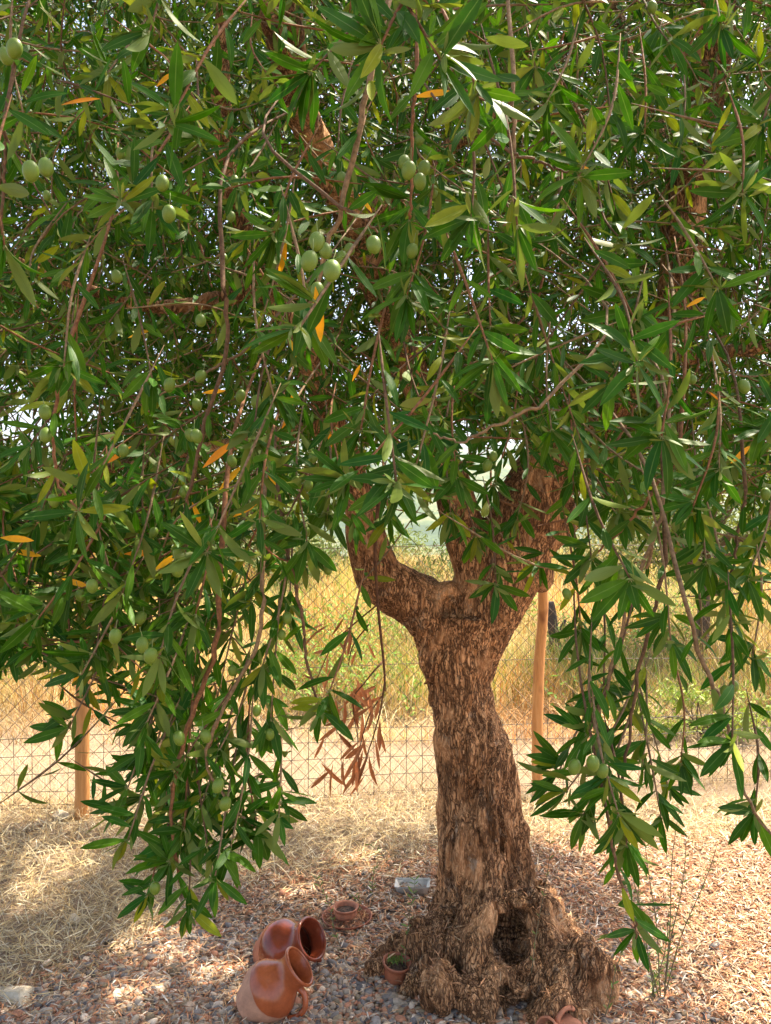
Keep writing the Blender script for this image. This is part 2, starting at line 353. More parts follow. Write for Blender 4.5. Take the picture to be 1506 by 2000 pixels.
for c, r in [((.17,2.46,.07),(.085,.07,.085)), ((.27,2.44,.06),(.07,.06,.07)), ((.40,2.44,.12),(.05,.05,.07)), ((.62,2.46,.14),(.08,.07,.08)), ((.50,2.44,.05),(.11,.07,.07)),
             ((.68,2.53,.07),(.07,.06,.07)), ((.06,2.68,.07),(.06,.04,.05)), ((-.02,2.62,.035),(.06,.035,.035)), ((.12,2.64,.13),(.06,.05,.06)), 
             (tuple(W(832,1300,2.68)),(.03,.04,.09)), (tuple(W(1055,1120,2.72)),(.05,.05,.07)), (tuple(W(870,1160,2.7)),(.05,.05,.05)), ((.36,2.62,.0),(.32,.20,.09)), ((.5,2.54,.0),(.24,.18,.12))]: lump(c, r)
me = bpy.data.meshes.new('trunk_raw'); Fl = [tuple(f) for f in np.vstack(mb.F)] + [tuple(f) for l in lumps for f in l]
me.from_pydata(np.vstack(mb.V).tolist(), [], [tuple(int(q) for q in f) for f in Fl]); me.update()
tmp = bpy.data.objects.new('tmp', me); COL.objects.link(tmp)
md = tmp.modifiers.new('r', 'REMESH'); md.mode = 'VOXEL'; md.voxel_size = .0062; sm = tmp.modifiers.new('s', 'SMOOTH'); sm.iterations = 4; sm.factor = .6
dg = bpy.context.evaluated_depsgraph_get(); ev = tmp.evaluated_get(dg); tm = bpy.data.meshes.new_from_object(ev, depsgraph=dg)
bpy.data.objects.remove(tmp)
nv = len(tm.vertices); co = np.empty(nv * 3); tm.vertices.foreach_get('co', co); co = co.reshape(-1, 3); no = np.empty(nv * 3); tm.vertices.foreach_get('normal', no); no = no.reshape(-1, 3)
print('trunk verts', nv)
disp = np.zeros(nv)
for i in range(nv):
    x, y, z = co[i]; low = max(0, 1 - z / 1.1); q = noise.noise((x * 3, y * 3, z * 3))
    f1 = noise.noise((x * 13 + 3 * q, y * 13, z * 3.2 + 5)); f2 = 1 - abs(noise.noise((x * 34 + 2 * q, y * 34, z * 6.5))) * 2.6; f4 = 1 - abs(noise.noise((x * 15 + 2.5 * q, y * 15, z * 2.6 + 3))) * 3.4; f3 = noise.noise((x * 85, y * 85, z * 22))
    thin = min(1, .6 + low)
    disp[i] = thin * (.014 * f1 * (1 + low) - .0060 * max(0, f2) ** 2 - .018 * (.5 + low) * max(0, f4) ** 2 + .0025 * f3 + .020 * low * noise.noise((x * 9, y * 9, z * 9)) + .010 * low * noise.noise((x * 24, y * 24, z * 20)) - .02 * low * max(0, noise.noise((x * 7 + 9, y * 7, z * 4)) - .15))
pits = [(868,1782,2.60,.022,.05),(872,1768,2.60,.018,.04),(822,1333,2.62,.022,.02),(835,1360,2.62,.02,.02),(1000,1560,2.62,.018,.03),(930,1545,2.60,.02,.03),(905,1575,2.60,.022,.025),(880,1190,2.66,.02,.04)]
for t in np.linspace(0, 1, 16): pits.append((np.interp(t,[0,.4,.7,1],[1020,1035,1045,1035]), 1545 + 260 * t, 2.64, .026, .05))
for t in np.linspace(0, 1, 12): pits.append((np.interp(t,[0,.5,1],[1012,985,1000]), 1740 + 160 * t, 2.56, .026, .045))
for t in np.linspace(0, 1, 7): pits.append((985 + 10 * t, 1580 + 80 * t, 2.62, .014, .025))
for px, py, d, s, a in pits:
    c = W(px, py, d); r2 = ((co - c) * np.array([1, .15, .8])) ** 2; r2[:, 1] += (co[:, 1] > 2.78) * 9; disp -= a * np.exp(-r2.sum(1) / (2 * s * s))
co += no * disp[:, None]; tm.vertices.foreach_set('co', co.ravel()); tm.materials.clear(); tm.materials.append(BARK); tm.update()
tm.polygons.foreach_set('use_smooth', np.ones(len(tm.polygons), bool)); tm.name = 'trunk'
link('trunk', tm, tree)

# leafy branches placed one by one: (px, py, leaves, angle from, angle to, leaf length px); 0 = right, 90 = down
ROS = [
(744,88,12,120,262,142),(860,116,10,-60,75,135),(845,20,9,180,330,140),(935,181,11,15,165,112),(609,140,11,60,205,108),(660,288,6,30,170,80),(585,640,9,140,225,132),(600,625,6,50,110,110),
(795,577,12,20,170,95),(921,425,9,60,160,110),(1010,440,7,10,100,110),(958,637,10,-20,200,85),(800,428,9,60,200,90),(1130,345,12,0,360,100),(1073,451,8,20,170,80),(1070,196,9,20,190,95),
(1045,130,8,20,170,80),(1264,178,9,0,360,82),(1259,262,9,0,200,85),(1329,290,9,0,360,80),(1308,84,6,20,160,85),(1409,52,9,20,200,90),(1483,259,8,60,220,85),(1451,378,11,0,360,92),
(1224,479,9,0,360,85),(1402,563,11,-20,200,102),(1241,626,10,-40,200,95),(330,242,12,0,360,112),(293,60,9,100,280,110),(209,144,9,0,360,85),(46,223,8,-60,160,90),(239,395,12,120,345,100),
(298,405,10,-10,190,95),(56,535,8,30,330,75),(9,479,6,50,130,120),(460,363,8,0,360,72),(535,456,9,90,220,95),(390,298,8,0,180,75),(125,715,10,10,200,100),(298,743,7,0,160,80),
(153,999,11,0,360,100),(404,1078,13,-10,260,98),(507,1013,9,20,170,95),(683,938,10,95,260,105),(493,855,9,20,150,90),(535,775,8,-10,130,92),(60,870,8,20,200,85),(705,840,10,40,180,98),
(775,945,12,0,200,110),(962,704,11,10,170,105),(1196,748,9,90,260,95),(1245,711,12,-40,330,108),(1292,852,14,-60,240,112),(1077,838,9,20,160,82),(1403,920,10,10,190,92),(964,945,9,0,220,66),
(969,1140,11,-10,200,72),(849,847,8,0,180,80),(814,905,8,60,180,98),(1489,838,9,90,250,88),(239,1159,9,20,250,86),(64,1223,9,110,230,90),(187,1275,9,30,210,86),(310,1287,9,60,200,88),
(382,1199,8,50,160,88),(490,1171,9,10,170,80),(565,1200,8,20,160,72),(159,1318,10,140,260,86),(135,1422,11,130,235,82),(279,1430,10,40,230,82),(513,1300,7,50,140,82),(529,1402,7,60,130,84),
(342,1506,11,100,230,80),(430,1462,9,10,170,80),(279,1557,11,90,225,80),(332,1683,13,60,270,80),(289,1749,8,95,200,75),(405,1650,10,0,150,80),(369,1776,9,30,150,76),(471,1596,11,-50,160,74),
(506,1629,13,5,170,82),(629,1390,11,10,200,82),(1155,1090,9,80,200,82),(1230,1129,12,25,170,105),(1135,1229,9,30,160,74),(1310,1250,9,20,190,84),(1426,1221,10,0,185,80),(1179,1343,10,-5,205,84),
(1146,1432,9,100,240,82),(1186,1517,13,-10,200,86),(1105,1546,8,130,215,84),(1304,1535,9,-60,140,64),(1208,1590,11,25,160,92),(1242,1815,11,0,190,76),(1430,1450,9,80,200,95),(1474,1585,9,60,200,88),(1010,1015,9,20,170,66),(930,1045,9,30,160,64),(880,1000,8,40,150,70),(1045,1110,7,60,200,62),(890,930,8,0,180,76),(1120,960,8,40,160,70),(600,1060,10,20,200,84),(640,1000,9,40,170,80),
(560,1010,9,60,200,78),(1380,1100,9,0,200,84),(1460,1130,9,40,200,84),(1210,1000,9,20,160,80),(1350,1000,9,20,200,86),(1255,1490,9,10,190,78),(1140,1590,9,60,210,80),(1290,1590,8,20,150,76),(1225,1650,9,40,160,84),(1090,1510,8,130,230,76),(1330,1490,7,20,150,70),(250,1640,9,90,210,80),(420,1715,9,20,150,78),(545,1590,8,-20,120,76),(395,1570,10,20,200,80),(235,1580,9,90,220,80),(300,1480,10,40,220,80),(360,1620,10,20,200,80),(450,1660,9,10,170,76),(1470,1280,8,60,200,80),(760,1010,7,40,150,74),
]
TWIGS = [  # long bare stems: depth, radius m, px points
 (.98,.0035,[(735,100),(700,260),(668,410),(640,470),(618,560),(585,640)]),(.98,.0022,[(668,410),(705,425),(738,455)]),
 (1.0,.0022,[(815,140),(805,250),(803,400),(800,430)]),(1.05,.0026,[(1000,140),(1003,290),(1000,400),(985,440)]),(1.05,.0018,[(1003,300),(1075,325),(1130,345)]),
 (1.15,.003,[(440,560),(442,680),(400,830),(372,950),(365,1000),(404,1078)]),(1.1,.0025,[(130,690),(108,790),(112,930),(153,999)]),(1.2,.002,[(470,690),(380,740),(310,770)]),
 (1.25,.004,[(430,1120),(425,1250),(380,1380),(350,1480),(335,1600),(350,1720)]),(1.25,.003,[(515,1150),(500,1260),(440,1380),(400,1480),(440,1560),(500,1620)]),
 (1.25,.0028,[(565,1100),(590,1200),(600,1290),(629,1390)]),(1.2,.003,[(1290,1010),(1264,1080),(1223,1207),(1190,1321),(1168,1406),(1186,1517)]),
 (1.2,.003,[(1300,1100),(1275,1199),(1245,1332),(1223,1480),(1208,1590)]),(1.25,.0025,[(1460,960),(1441,1048),(1426,1159),(1430,1321)]),
 (1.1,.0028,[(1340,1180),(1385,1325),(1407,1369),(1430,1450),(1444,1516),(1474,1590),(1540,1680)]),(1.15,.002,[(1186,1600),(1208,1708),(1238,1793),(1245,1830)]),
 (1.3,.0028,[(1330,860),(1275,960),(1210,1040),(1155,1090)]),(1.15,.0026,[(10,240),(8,330),(3,430),(9,479)]),(1.5,.004,[(745,930),(733,1060),(738,1180),(755,1320)]),
 (1.7,.003,[(1060,1000),(1150,940),(1230,820),(1260,740)]),(1.0,.002,[(1050,795),(960,835),(900,862),(845,850)]),(1.9,.006,[(1310,760),(1250,880),(1220,960),(1270,1060),(1262,1110)]),
]
tw_world = [(d, r, smooth_path([W(a, b, d + .012 * i) for i, (a, b) in enumerate(p)], 24)) for d, r, p in TWIGS]
branches = []
for k, (d, r, P) in enumerate(tw_world):
    if k == 18: continue
    m1 = MB(); P2 = P + rng.normal(0, .0015, P.shape); tan = nrm(P2[0] - P2[3]); up = smooth_path([P2[0] + tan * .12 + np.array([rnd.uniform(-.12, .12), .45, .38]), P2[0] + tan * .12 + np.array([0, .12, .12]), P2[0]], 9)[:-1]
    m1.tube(np.vstack([up, P2]), np.concatenate([np.linspace(r * .5, r * 1.2, 8), np.linspace(r * 1.2, r * .7, len(P2))]), 6, rnd.choice(TC))
    o = m1.build('branch', TWIG, tree); rows = spray_rows(P, .062, start=.05, step=.075, rosette=0)
    rows = [q for q in rows if rnd.random() < .55] or rows[:2] or [leaf_row(P[-1], P[-1] - P[-3], .06)]; link('leaves', leaf_mesh('leaves', rows), o); branches.append((o, P.mean(0), P))
for (px, py, n, a0, a1, Lp) in ROS:
    if len(branches) >= 116: break
    Lm = rnd.uniform(.064, .072) if Lp > 78 else .064; d = Lm * F / Lp * .98; d = max(.72, d); c = W(px, py, d); m1 = MB(); rows = []
    am = R((a0 + a1) / 2) if a1 - a0 < 330 else R(100)
    back = nrm(np.array([-cos(am) * .5 + rnd.uniform(-.3, .3), rnd.uniform(.15, .6), .9])) ; Ls = rnd.uniform(.16, .28)
    path = np.array([c + back * Ls + np.array([0, .03, .02]), c + back * Ls * .5 + rv(.008), c]); P = smooth_path(path, 10); tc = rnd.choice(TC)
    m1.tube(P, np.interp(np.arange(10), [0, 3, 9], [.0006, .0022, .0013]), 5, tc)
    for j in range(n):
        a = R(a0 + (a1 - a0) * (j + .5 + rnd.uniform(-.35, .35)) / n); t = rnd.choice([0, 0, .03, .06])
        p = c + back * t * .6; dr = np.array([cos(a), rnd.uniform(-.55, .45), -sin(a)])
        rows.append(leaf_row(p, dr, Lm * rnd.uniform(.78, 1.12), .13, .45)); m1.tube([p, p + nrm(dr) * .006], [.0009, .0007], 4, (.25, .26, .10))
    for j in range(int(n * .45)):  # small centre leaves
        a = R(rnd.uniform(0, 360)); rows.append(leaf_row(c + rv(.004), (cos(a), -.7, -sin(a)), Lm * rnd.uniform(.25, .5), .3, .5, None, (.11, .16, .035)))
    rows += [q for q in spray_rows(P[::1], Lm * .95, start=.05, step=Lm * .55, rosette=0) if rnd.random() < .7]
    if len([b for b in branches]) < 100:
        o = m1.build('branch', TWIG, tree); link('leaves', leaf_mesh('leaves', rows), o); branches.append((o, c, P))
    else:
        try: EX
        except NameError: EX = (MB(), [])
        EX[0].V += m1.V; EX[0].F += [f + EX[0].n for f in m1.F]; EX[0].C += m1.C; EX[0].n += m1.n; EX[1].extend(rows)
if 'EX' in globals():
    o = EX[0].build('further_branches', TWIG, tree); tag(o, kind='stuff'); link('leaves', leaf_mesh('leaves', EX[1]), o)

# olives: px, py, width px
OLV = [(619,472,35),(604,510,38),(648,529,40),(668,506,28),(730,478,34),(620,568,30),(641,558,22),(636,490,30),(683,487,24),(798,333,32),(828,329,28),(820,355,29),(820,272,22),(819,262,20),(785,206,22),
(845,375,24),(927,461,24),(1013,462,28),(985,442,22),(1018,487,22),(955,480,22),(790,318,28),(805,490,26),(852,860,1),(60,335,36),(90,327,34),(28,95,34),(12,110,30),(317,358,30),(330,418,30),(436,505,18),(228,540,24),
(392,626,24),(451,423,20),(458,353,20),(668,350,24),(92,382,18),(235,300,20),(331,752,26),(392,735,24),(88,805,28),(90,850,28),(372,850,24),(384,852,26),(360,960,22),(352,1036,20),(241,880,24),(98,903,18),(157,964,20),(105,978,24),
(579,942,22),(602,948,22),(612,893,22),(453,901,22),(470,773,22),(500,785,24),(683,887,20),(385,790,22),(180,1145,26),(157,1163,22),(225,1243,28),(278,1260,28),(294,1281,30),(275,1207,24),(348,1038,22),(350,1442,26),
(526,1434,22),(454,1310,20),(502,1388,20),(440,1570,26),(345,1080,22),(346,1112,28),(597,1040,20),(561,1207,22),(402,1438,24),(426,1534,26),(303,1735,24),(470,1640,16),(952,909,22),(964,891,18),(1453,755,26),(1353,741,18),(1349,1025,24),
(1238,1151,26),(1215,1124,24),(1417,1352,24),(1433,1341,22),(1122,1498,28),(1158,1491,29),(1177,1506,26),(1190,1540,26),(1227,925,16),(1495,965,22),(1274,14,22),(845,905,16),(1107,1160,20),(655,905,1),(640,1112,20),(618,1120,18),(550,1240,18),(1452,1420,1),(170,505,20),(300,1040,20)]
OLV = [o for o in OLV if o[2] > 5]
def olive_mat():
    m, nt, b = newmat('green_olive'); f = noisetex(nt, objmap(nt, (1, 1, 1)), 160, 3); f2 = noisetex(nt, objmap(nt, (1, 1, 1)), 900, 1)
    c = ramp(nt, f, [(.3, (.080, .145, .010)), (.7, (.145, .215, .020))]); sp = ramp(nt, f2, [(.62, (0, 0, 0)), (.68, (.5, .5, .5))])
    nt.links.new(mix(nt, sp.outputs[0], c.outputs[0], (.27, .33, .08)), b.inputs['Base Color']); b.inputs['Roughness'].default_value = .45
    b.inputs['Subsurface Weight'].default_value = .0; b.inputs['Specular IOR Level'].default_value = .4; return m
OM = olive_mat()
bm = bmesh.new(); bmesh.ops.create_uvsphere(bm, u_segments=16, v_segments=12, radius=1)
for v in bm.verts: v.co.z *= 1.32; v.co.x *= 1 + .06 * v.co.z; 
om_ = bpy.data.meshes.new('olive'); bm.to_mesh(om_); bm.free(); om_.materials.append(OM)
for p in om_.polygons: p.use_smooth = True
st = MB(); st.tube([(0, 0, 1.18), (.05, 0, 1.7), (.2, .1, 2.3), (.3, .3, 3.0)], [.09, .06, .06, .07], 5, (.22, .28, .1)); stm = mesh_np('stalk', np.vstack(st.V), np.vstack(st.F), TWIG, np.vstack(st.C))
for px, py, wd in OLV:
    rad = rnd.uniform(.0098, .0112); d = rad * 2 * F / wd; d = min(d, 1.9); 
    if d > 1.35: rad = rad * 1.35 / d if rad * 1.35 / d > .0075 else .0075; d = rad * 2 * F / wd
    q_ = .90 if 560 < px < 860 and py < 600 else .94; c = W(px, py, d * q_); rad *= (q_ + .02) * .86; bo = min(branches, key=lambda b: np.min(np.linalg.norm(b[2] - c, axis=1)))
    o = link('olive', om_, bo[0]); o.location = Vector(c); o.scale = (rad,) * 3; o.rotation_euler = (rnd.uniform(-.35, .35), rnd.uniform(-.35, .35), rnd.uniform(0, 6))
    s_ = bpy.data.objects.new('stalk', stm); 
    # the stalk belongs to the same branch, at the olive's top
    COL.objects.link(s_); s_.parent = bo[0]; s_.location = o.location; s_.scale = o.scale; s_.rotation_euler = o.rotation_euler

# yellow leaves
YL = [(808,190,-12,80),(396,914,-42,82),(428,958,-48,66),(242,1082,-3,66),(300,1115,-35,62),(492,860,55,60),(515,905,60,50),(572,768,104,56),(550,838,-60,34),(616,560,84,108),(688,745,-65,38),(1427,905,-38,60),(1105,323,0,50),(0,1050,3,72),(20,1074,12,60),
      (408,1110,32,40),(395,768,-8,46),(120,205,-12,78),(1205,925,120,1),(566,660,70,40),(140,1335,-50,40),(1240,1200,60,50),(1385,765,40,25),(660,720,70,1),(790,1290,50,1),(0,1225,-25,32),(560,470,105,70),(305,170,-50,50),(210,905,-35,60),(375,980,70,50),(455,1010,-30,54),(120,1130,15,60),(640,830,80,46),(1340,600,-30,46),(700,380,50,44),(250,660,-20,50)]
for px, py, a, L in YL:
    if L < 10: continue
    d = min(.066 * F / L, 1.5) * .88; Lm = L * d / F; c = W(px, py, d); a = R(a)
    row = (c, np.array([cos(a), rnd.uniform(-.2, .2), -sin(a)]), nrm(np.array([.1, -1, .35]) + rv(.15)), Lm, Lm * .2, .08, .2, rnd.choice([(.82, .36, .012), (.85, .44, .02), (.70, .24, .012)]))
    tag(link('yellow_leaf', leaf_mesh('yellow_leaf', [row]), tree), 'withered orange yellow leaf')

# dead hanging twig with brown leaves
dd = 1.5; m1 = MB()
main = smooth_path([W(a, b, dd) for a, b in [(745,930),(733,1060),(738,1180),(750,1300),(752,1350)]], 24); m1.tube(main, np.linspace(.0045, .002, 24), 6, (.13, .06, .03))
side = [[(738,1180),(690,1220),(650,1260),(615,1335)],[(748,1290),(715,1330),(690,1370),(700,1450)],[(752,1330),(740,1400),(715,1480),(700,1510)],[(745,1360),(720,1400),(700,1470)],[(720,1220),(690,1260),(680,1300)]]
rows = []
for s in side:
    P = smooth_path([W(a, b, dd + rnd.uniform(-.04, .04)) for a, b in s], 14); m1.tube(P, np.linspace(.0018, .0009, 14), 5, (.13, .06, .03))
for px, py, n, L in [(660,1215,5,45),(690,1235,5,42),(672,1260,4,40),(700,1255,4,40),(715,1330,8,55),(700,1350,8,60),(735,1340,6,60),(745,1370,5,50),(690,1390,7,60),(720,1430,8,60),(705,1460,7,60),(690,1490,6,65),(720,1480,6,62),(665,1360,4,55),(735,1410,5,55),(640,1240,4,40),(655,1290,4,42),(652,1425,5,58),(645,1500,5,70),(725,1500,4,60),(620,1320,3,40)]:
    for k in range(max(2, int(n * .62))):
        a = R(rnd.gauss(104, 34)); c = W(px + rnd.uniform(-22, 22), py + rnd.uniform(-22, 22), dd + rnd.uniform(-.05, .05))
        Lm = L * dd / F * rnd.uniform(.85, 1.2); rows.append((c, np.array([cos(a), rnd.uniform(-.3, .3), -sin(a)]), nrm(np.array([rnd.gauss(0, .6), -1, .3])), Lm, Lm * rnd.uniform(.10, .17), rnd.uniform(-.1, .2), rnd.uniform(.5, 1.2), tuple(np.array([.52, .20, .075]) * rnd.uniform(.6, 1.35))))
db = m1.build('dead_branch', TWIG, tree); tag(db, 'dead hanging twig with curled rust brown leaves'); link('leaves', leaf_mesh('dead_leaves', rows, LITTER), db)

# ---- canopy fill. Lower outline of the foliage as the tree hangs, per depth layer
lowx = [-400, 0, 150, 200, 330, 430, 480, 560, 620, 700, 780, 820, 900, 960, 1040, 1080, 1150, 1250, 1330, 1400, 1506, 1900]
NEAR = [1150, 1290, 1350, 1570, 1660, 1600, 1380, 1200, 1120, 1060, 960, 950, 980, 960, 940, 1040, 1180, 1260, 1230, 1120, 1150, 1150]
MID = [1200, 1290, 1300, 1340, 1300, 1240, 1120, 1080, 1010, 940, 930, 930, 930, 900, 880, 900, 1010, 1060, 1060, 1060, 1080, 1100]
BACK = [1050, 1040, 1050, 1060, 1050, 1040, 960, 960, 980, 980, 860, 850, 850, 860, 860, 900, 960, 980, 980, 980, 980, 980]
LIT = np.array([(1.0, 2.0), (1.1, 3.0), (.75, 3.6), (.2, 3.85), (-3, 3.9), (-3, 9), (9, 9), (9, 1.6), (1.3, 1.6)])  # ground kept sunlit: crown sprays that would shade it are mostly left out
SPOTS = [(*G(300, 1845)[:2], .17), (*G(420, 1905)[:2], .13), (*G(590, 1745)[:2], .15), (*G(120, 1690)[:2], .2), (*G(60, 1760)[:2], .13), (*G(700, 1690)[:2], .13), (*G(250, 1960)[:2], .12), (*G(1100, 1900)[:2], .15), (*G(560, 1930)[:2], .10)]  # gaps added in the crown so sun dapples land on these ground circles
def inpoly(x, y, P):
    if any((x - a) ** 2 + (y - b) ** 2 < r * r for a, b, r in SPOTS): return True
    c = False; j = len(P) - 1
    for i in range(len(P)):
        if (P[i][1] > y) != (P[j][1] > y) and x < (P[j][0] - P[i][0]) * (y - P[i][1]) / (P[j][1] - P[i][1]) + P[i][0]: c = not c
        j = i
    return c
HOLES = [(72, 838, 85, 66), (845, 1080, 72, 70), (945, 290, 32, 28), (755, 880, 35, 24), (925, 560, 42, 45), (1100, 640, 40, 35), (480, 960, 50, 32), (180, 900, 40, 26),(560,1040,45,30)]
HOLES2 = [(1350,380,60,85),(1330,560,40,60),(690,440,34,70),(560,55,48,45),(600,230,30,50),(1450,680,60,26),(1085,1000,75,85),(930,285,60,22),(842,760,26,50),(40,30,50,24),(1395,120,34,50)]
def fill(name, count, d0, d1, low, step, st, Lr, yr=(-120, None), xr=(-350, 1850), flip=.18, twr=.0016, holes=True, ls=(.16, .34), litp=.975, ros=5):
    rows = []; m1 = MB(); tries = 0; k = 0
    while k < count and tries < count * 12:
        tries += 1; px = rnd.uniform(*xr); d = rnd.uniform(d0, d1); ylow = np.interp(px, lowx, low); py = yr[0] + (ylow - yr[0]) * rnd.random()
        c = W(px, py, d)
        if holes and any(((px - a) / w_) ** 2 + ((py - b) / h_) ** 2 < 1.0 for a, b, w_, h_ in HOLES): continue
        if d < 1.9 and abs(px - 170) < 75 and py > 1290: continue
        if d < 1.8 and any(((px - a) / 95) ** 2 + ((py - b) / 90) ** 2 < 1.0 for a, b in ((645, 520), (815, 345), (1150, 1500), (350, 745))): continue
        if d < 2.35 and any(((px - a) / w_) ** 2 + ((py - b) / h_) ** 2 < 1.0 for a, b, w_, h_ in HOLES2) and rnd.random() < .85: continue
        t = c[2] / SUN.z; gx, gy = c[0] - SUN.x * t, c[1] - SUN.y * t
        if inpoly(gx, gy, LIT) and rnd.random() < litp: continue
        Ls = rnd.uniform(*ls); dr = nrm(np.array([rnd.gauss(0, .8), rnd.gauss(-.2, .5), -.55 + rnd.gauss(0, .6)])); top = c - dr * Ls
        P = smooth_path([top, top + dr * Ls * .5 + rv(.015), c], 8); m1.tube(P, np.interp(np.arange(8), [0, 2, 7], [twr * .4, twr * 1.4, twr * .7]), 4, rnd.choice(TC), cap=False)
        rows += spray_rows(P, rnd.uniform(*Lr), .1, step, flip, ros, .5); k += 1
    print(name, k, len(rows)); o = m1.build(name, TWIG, tree); tag(o, kind='stuff'); link('leaves', leaf_mesh(name + '_leaves', rows, st=st), o); return o
fill('near_twigs', 230, 1.15, 1.75, NEAR, .032, 7, (.055, .07), yr=(-150, None))
fill('hanging_twigs', 120, 1.25, 1.85, NEAR, .03, 7, (.055, .07), yr=(960, None), xr=(-60, 440), holes=False)
fill('drooping_twigs', 5, 1.25, 1.8, NEAR, .034, 7, (.055, .068), yr=(960, None), xr=(1090, 1620), holes=False)
fill('crown_twigs', 1150, 1.7, 2.5, MID, .03, 5, (.05, .066))
fill('inner_twigs', 4100, 2.5, 3.5, BACK, .034, 4, (.05, .066), xr=(-300, 1800))
fill('rear_twigs', 5600, 3.5, 4.9, BACK, .038, 4, (.055, .07), xr=(-150, 1650))
# roof of the crown above the frame (shades the scene)
def roof(count):
    rows = []; m1 = MB(); k = 0; tr = 0
    while k < count and tr < count * 20:
        tr += 1; x, y = rnd.uniform(-2.6, 2.3), rnd.uniform(.2, 4.6); e = ((x + .1) / 2.6) ** 2 + ((y - 2.1) / 2.8) ** 2
        if e > 1: continue
        z = 2.25 + 2.7 * math.sqrt(1 - e) * rnd.uniform(.35, 1) ; c = np.array([x, y, z])
        if y > .3:
            px, py = PX(c)
            if py > -60 and -60 < px < 1560: continue
        elif z < 2.3: continue
        t = z / SUN.z; gx, gy = x - SUN.x * t, y - SUN.y * t
        if inpoly(gx, gy, LIT) and rnd.random() < .98: continue
        dr = nrm(np.array([rnd.gauss(0, .5), rnd.gauss(0, .5), -.7])); Ls = rnd.uniform(.2, .4); top = c - dr * Ls; P = smooth_path([top, (top + c) / 2 + rv(.02), c], 6)
        m1.tube(P, np.linspace(.003, .001, 6), 4, rnd.choice(TC), cap=False); rows += spray_rows(P, rnd.uniform(.07, .085), .05, .04, .2, 5); k += 1
    print('roof', k, len(rows)); o = m1.build('top_twigs', TWIG, tree); tag(o, kind='stuff'); link('leaves', leaf_mesh('top_leaves', rows, st=4), o)
roof(2300)
# thin inner stems hanging through the crown
m1 = MB()
for k in range(110):
    d = rnd.uniform(2.2, 3.3); px, py = rnd.uniform(-100, 1600), rnd.uniform(-50, 800); low = np.interp(px, lowx, MID); ln = rnd.uniform(120, 330); dx = rnd.gauss(0, 130)
    y2 = min(py + ln, low); pts = [W(px, py, d), W(px + dx * .4 + rnd.gauss(0, 30), (py + y2) / 2, d - .03), W(px + dx, y2, d - .08)]
    r = rnd.choice([.002, .003, .004]); m1.tube(smooth_path(pts, 9), r * np.array([.25, .8, 1.1, 1.1, 1, .9, .8, .65, .5]), 5, rnd.choice(TC + [(.33, .14, .06)] * 2), cap=False)
tag(m1.build('inner_stems', TWIG, tree), kind='stuff')

# ------------------------------------------------------------------ fence
def wood_mat():
    m, nt, b = newmat('peeled_post_wood'); v = objmap(nt, (1, 1, .08)); f = noisetex(nt, v, 60, 5, .7, .6); k = noisetex(nt, objmap(nt, (1, 1, .6)), 9, 2)
    c = ramp(nt, f, [(.3, (.42, .17, .05)), (.55, (.62, .29, .09)), (.75, (.70, .38, .15))]); kk = ramp(nt, k, [(.30, (.35, .25, .2)), (.42, (1, 1, 1))])
    nt.links.new(mix(nt, 1., c.outputs[0], kk.outputs[0], 'MULTIPLY'), b.inputs['Base Color']); b.inputs['Roughness'].default_value = .75; bump(nt, b, f, .5, .004); return m
WOOD = wood_mat()
fp = lambda x: 4.08 + .12 * (x + 1.5) ; FH = 1.36
fence = thing('wire_fence', (0, fp(0), 0), 'rusty wire mesh fence on round peeled wood posts behind the olive tree', 'fence')
def post(pts, r0, r1):
    m1 = MB(); P = smooth_path(pts, 18); P = P + np.cumsum(rng.normal(0, .0012, P.shape), axis=0); P[0] = pts[0]; m1.tube(P, np.linspace(r0, r1, 18) * (1 + rng.normal(0, .02, 18)), 14); return m1.build('post', WOOD, fence)
post([(-1.55, 4.02, -.05), (-1.545, 4.02, .25), (-1.53, 4.03, 1.38)], .038, .034)
post([(.83, 4.30, -.05), (.835, 4.30, .6), (.865, 4.31, 1.0), (.868, 4.31, 1.42)], .031, .026)
post([(3.2, 4.58, -.05), (3.2, 4.58, 1.4)], .035, .032); post([(-4.0, 3.75, -.05), (-4.0, 3.75, 1.4)], .035, .032)
RUST = (.17, .12, .075)
m1 = MB(); pit = .078
for i in range(-95, 60):
    for sg in (-1, 1):
        x0 = i * pit * 1.0 + (0 if sg > 0 else 0)
        lo, hi = x0, x0 + sg * FH * .95
        t = np.linspace(0, 1, 30); X = lo + (hi - lo) * t; Z = .01 + (FH - .01) * t; ok = (X > -4.4) & (X < 4.2)
        if ok.sum() < 3: continue
        X, Z = X[ok], Z[ok]; z_ = .006 * np.sin(np.arange(len(X)) * pi); sag = .012 * np.sin(X * 2.3) + .006 * np.sin(X * 7 + Z * 4)
        m1.tube(np.stack([X + z_, fp(X) + .035 + sg * .0022, Z + sag * (Z / FH)], -1), .00145, 4, RUST, cap=False)
m1.build('chain_link_mesh', WIRE, fence)
m1 = MB(); xs = np.linspace(-4.2, 4.1, 50)
for z in (.02, .115, .21, .30, .385): m1.tube(np.stack([xs, fp(xs) + .022, z + .012 * np.sin(xs * 1.9 + z * 9)], -1), .0017, 4, (.07, .065, .05), cap=False)
for i, x in enumerate(np.arange(-4.2, 4.1, .088)):
    m1.tube([(x, fp(x) + .0255, -.01), (x + .002, fp(x) + .0255, .2), (x + rnd.gauss(0, .003), fp(x) + .0255, .39)], .0016, 4, (.07, .065, .05), cap=False)
m1.build('welded_mesh', WIRE, fence)
m1 = MB()
for z in (.03, .72, FH): m1.tube(np.stack([xs, fp(xs) + .030, z + .01 * np.sin(xs * 2.1)], -1), .0019, 5, RUST, cap=False)
m1.build('tension_wire', WIRE, fence)

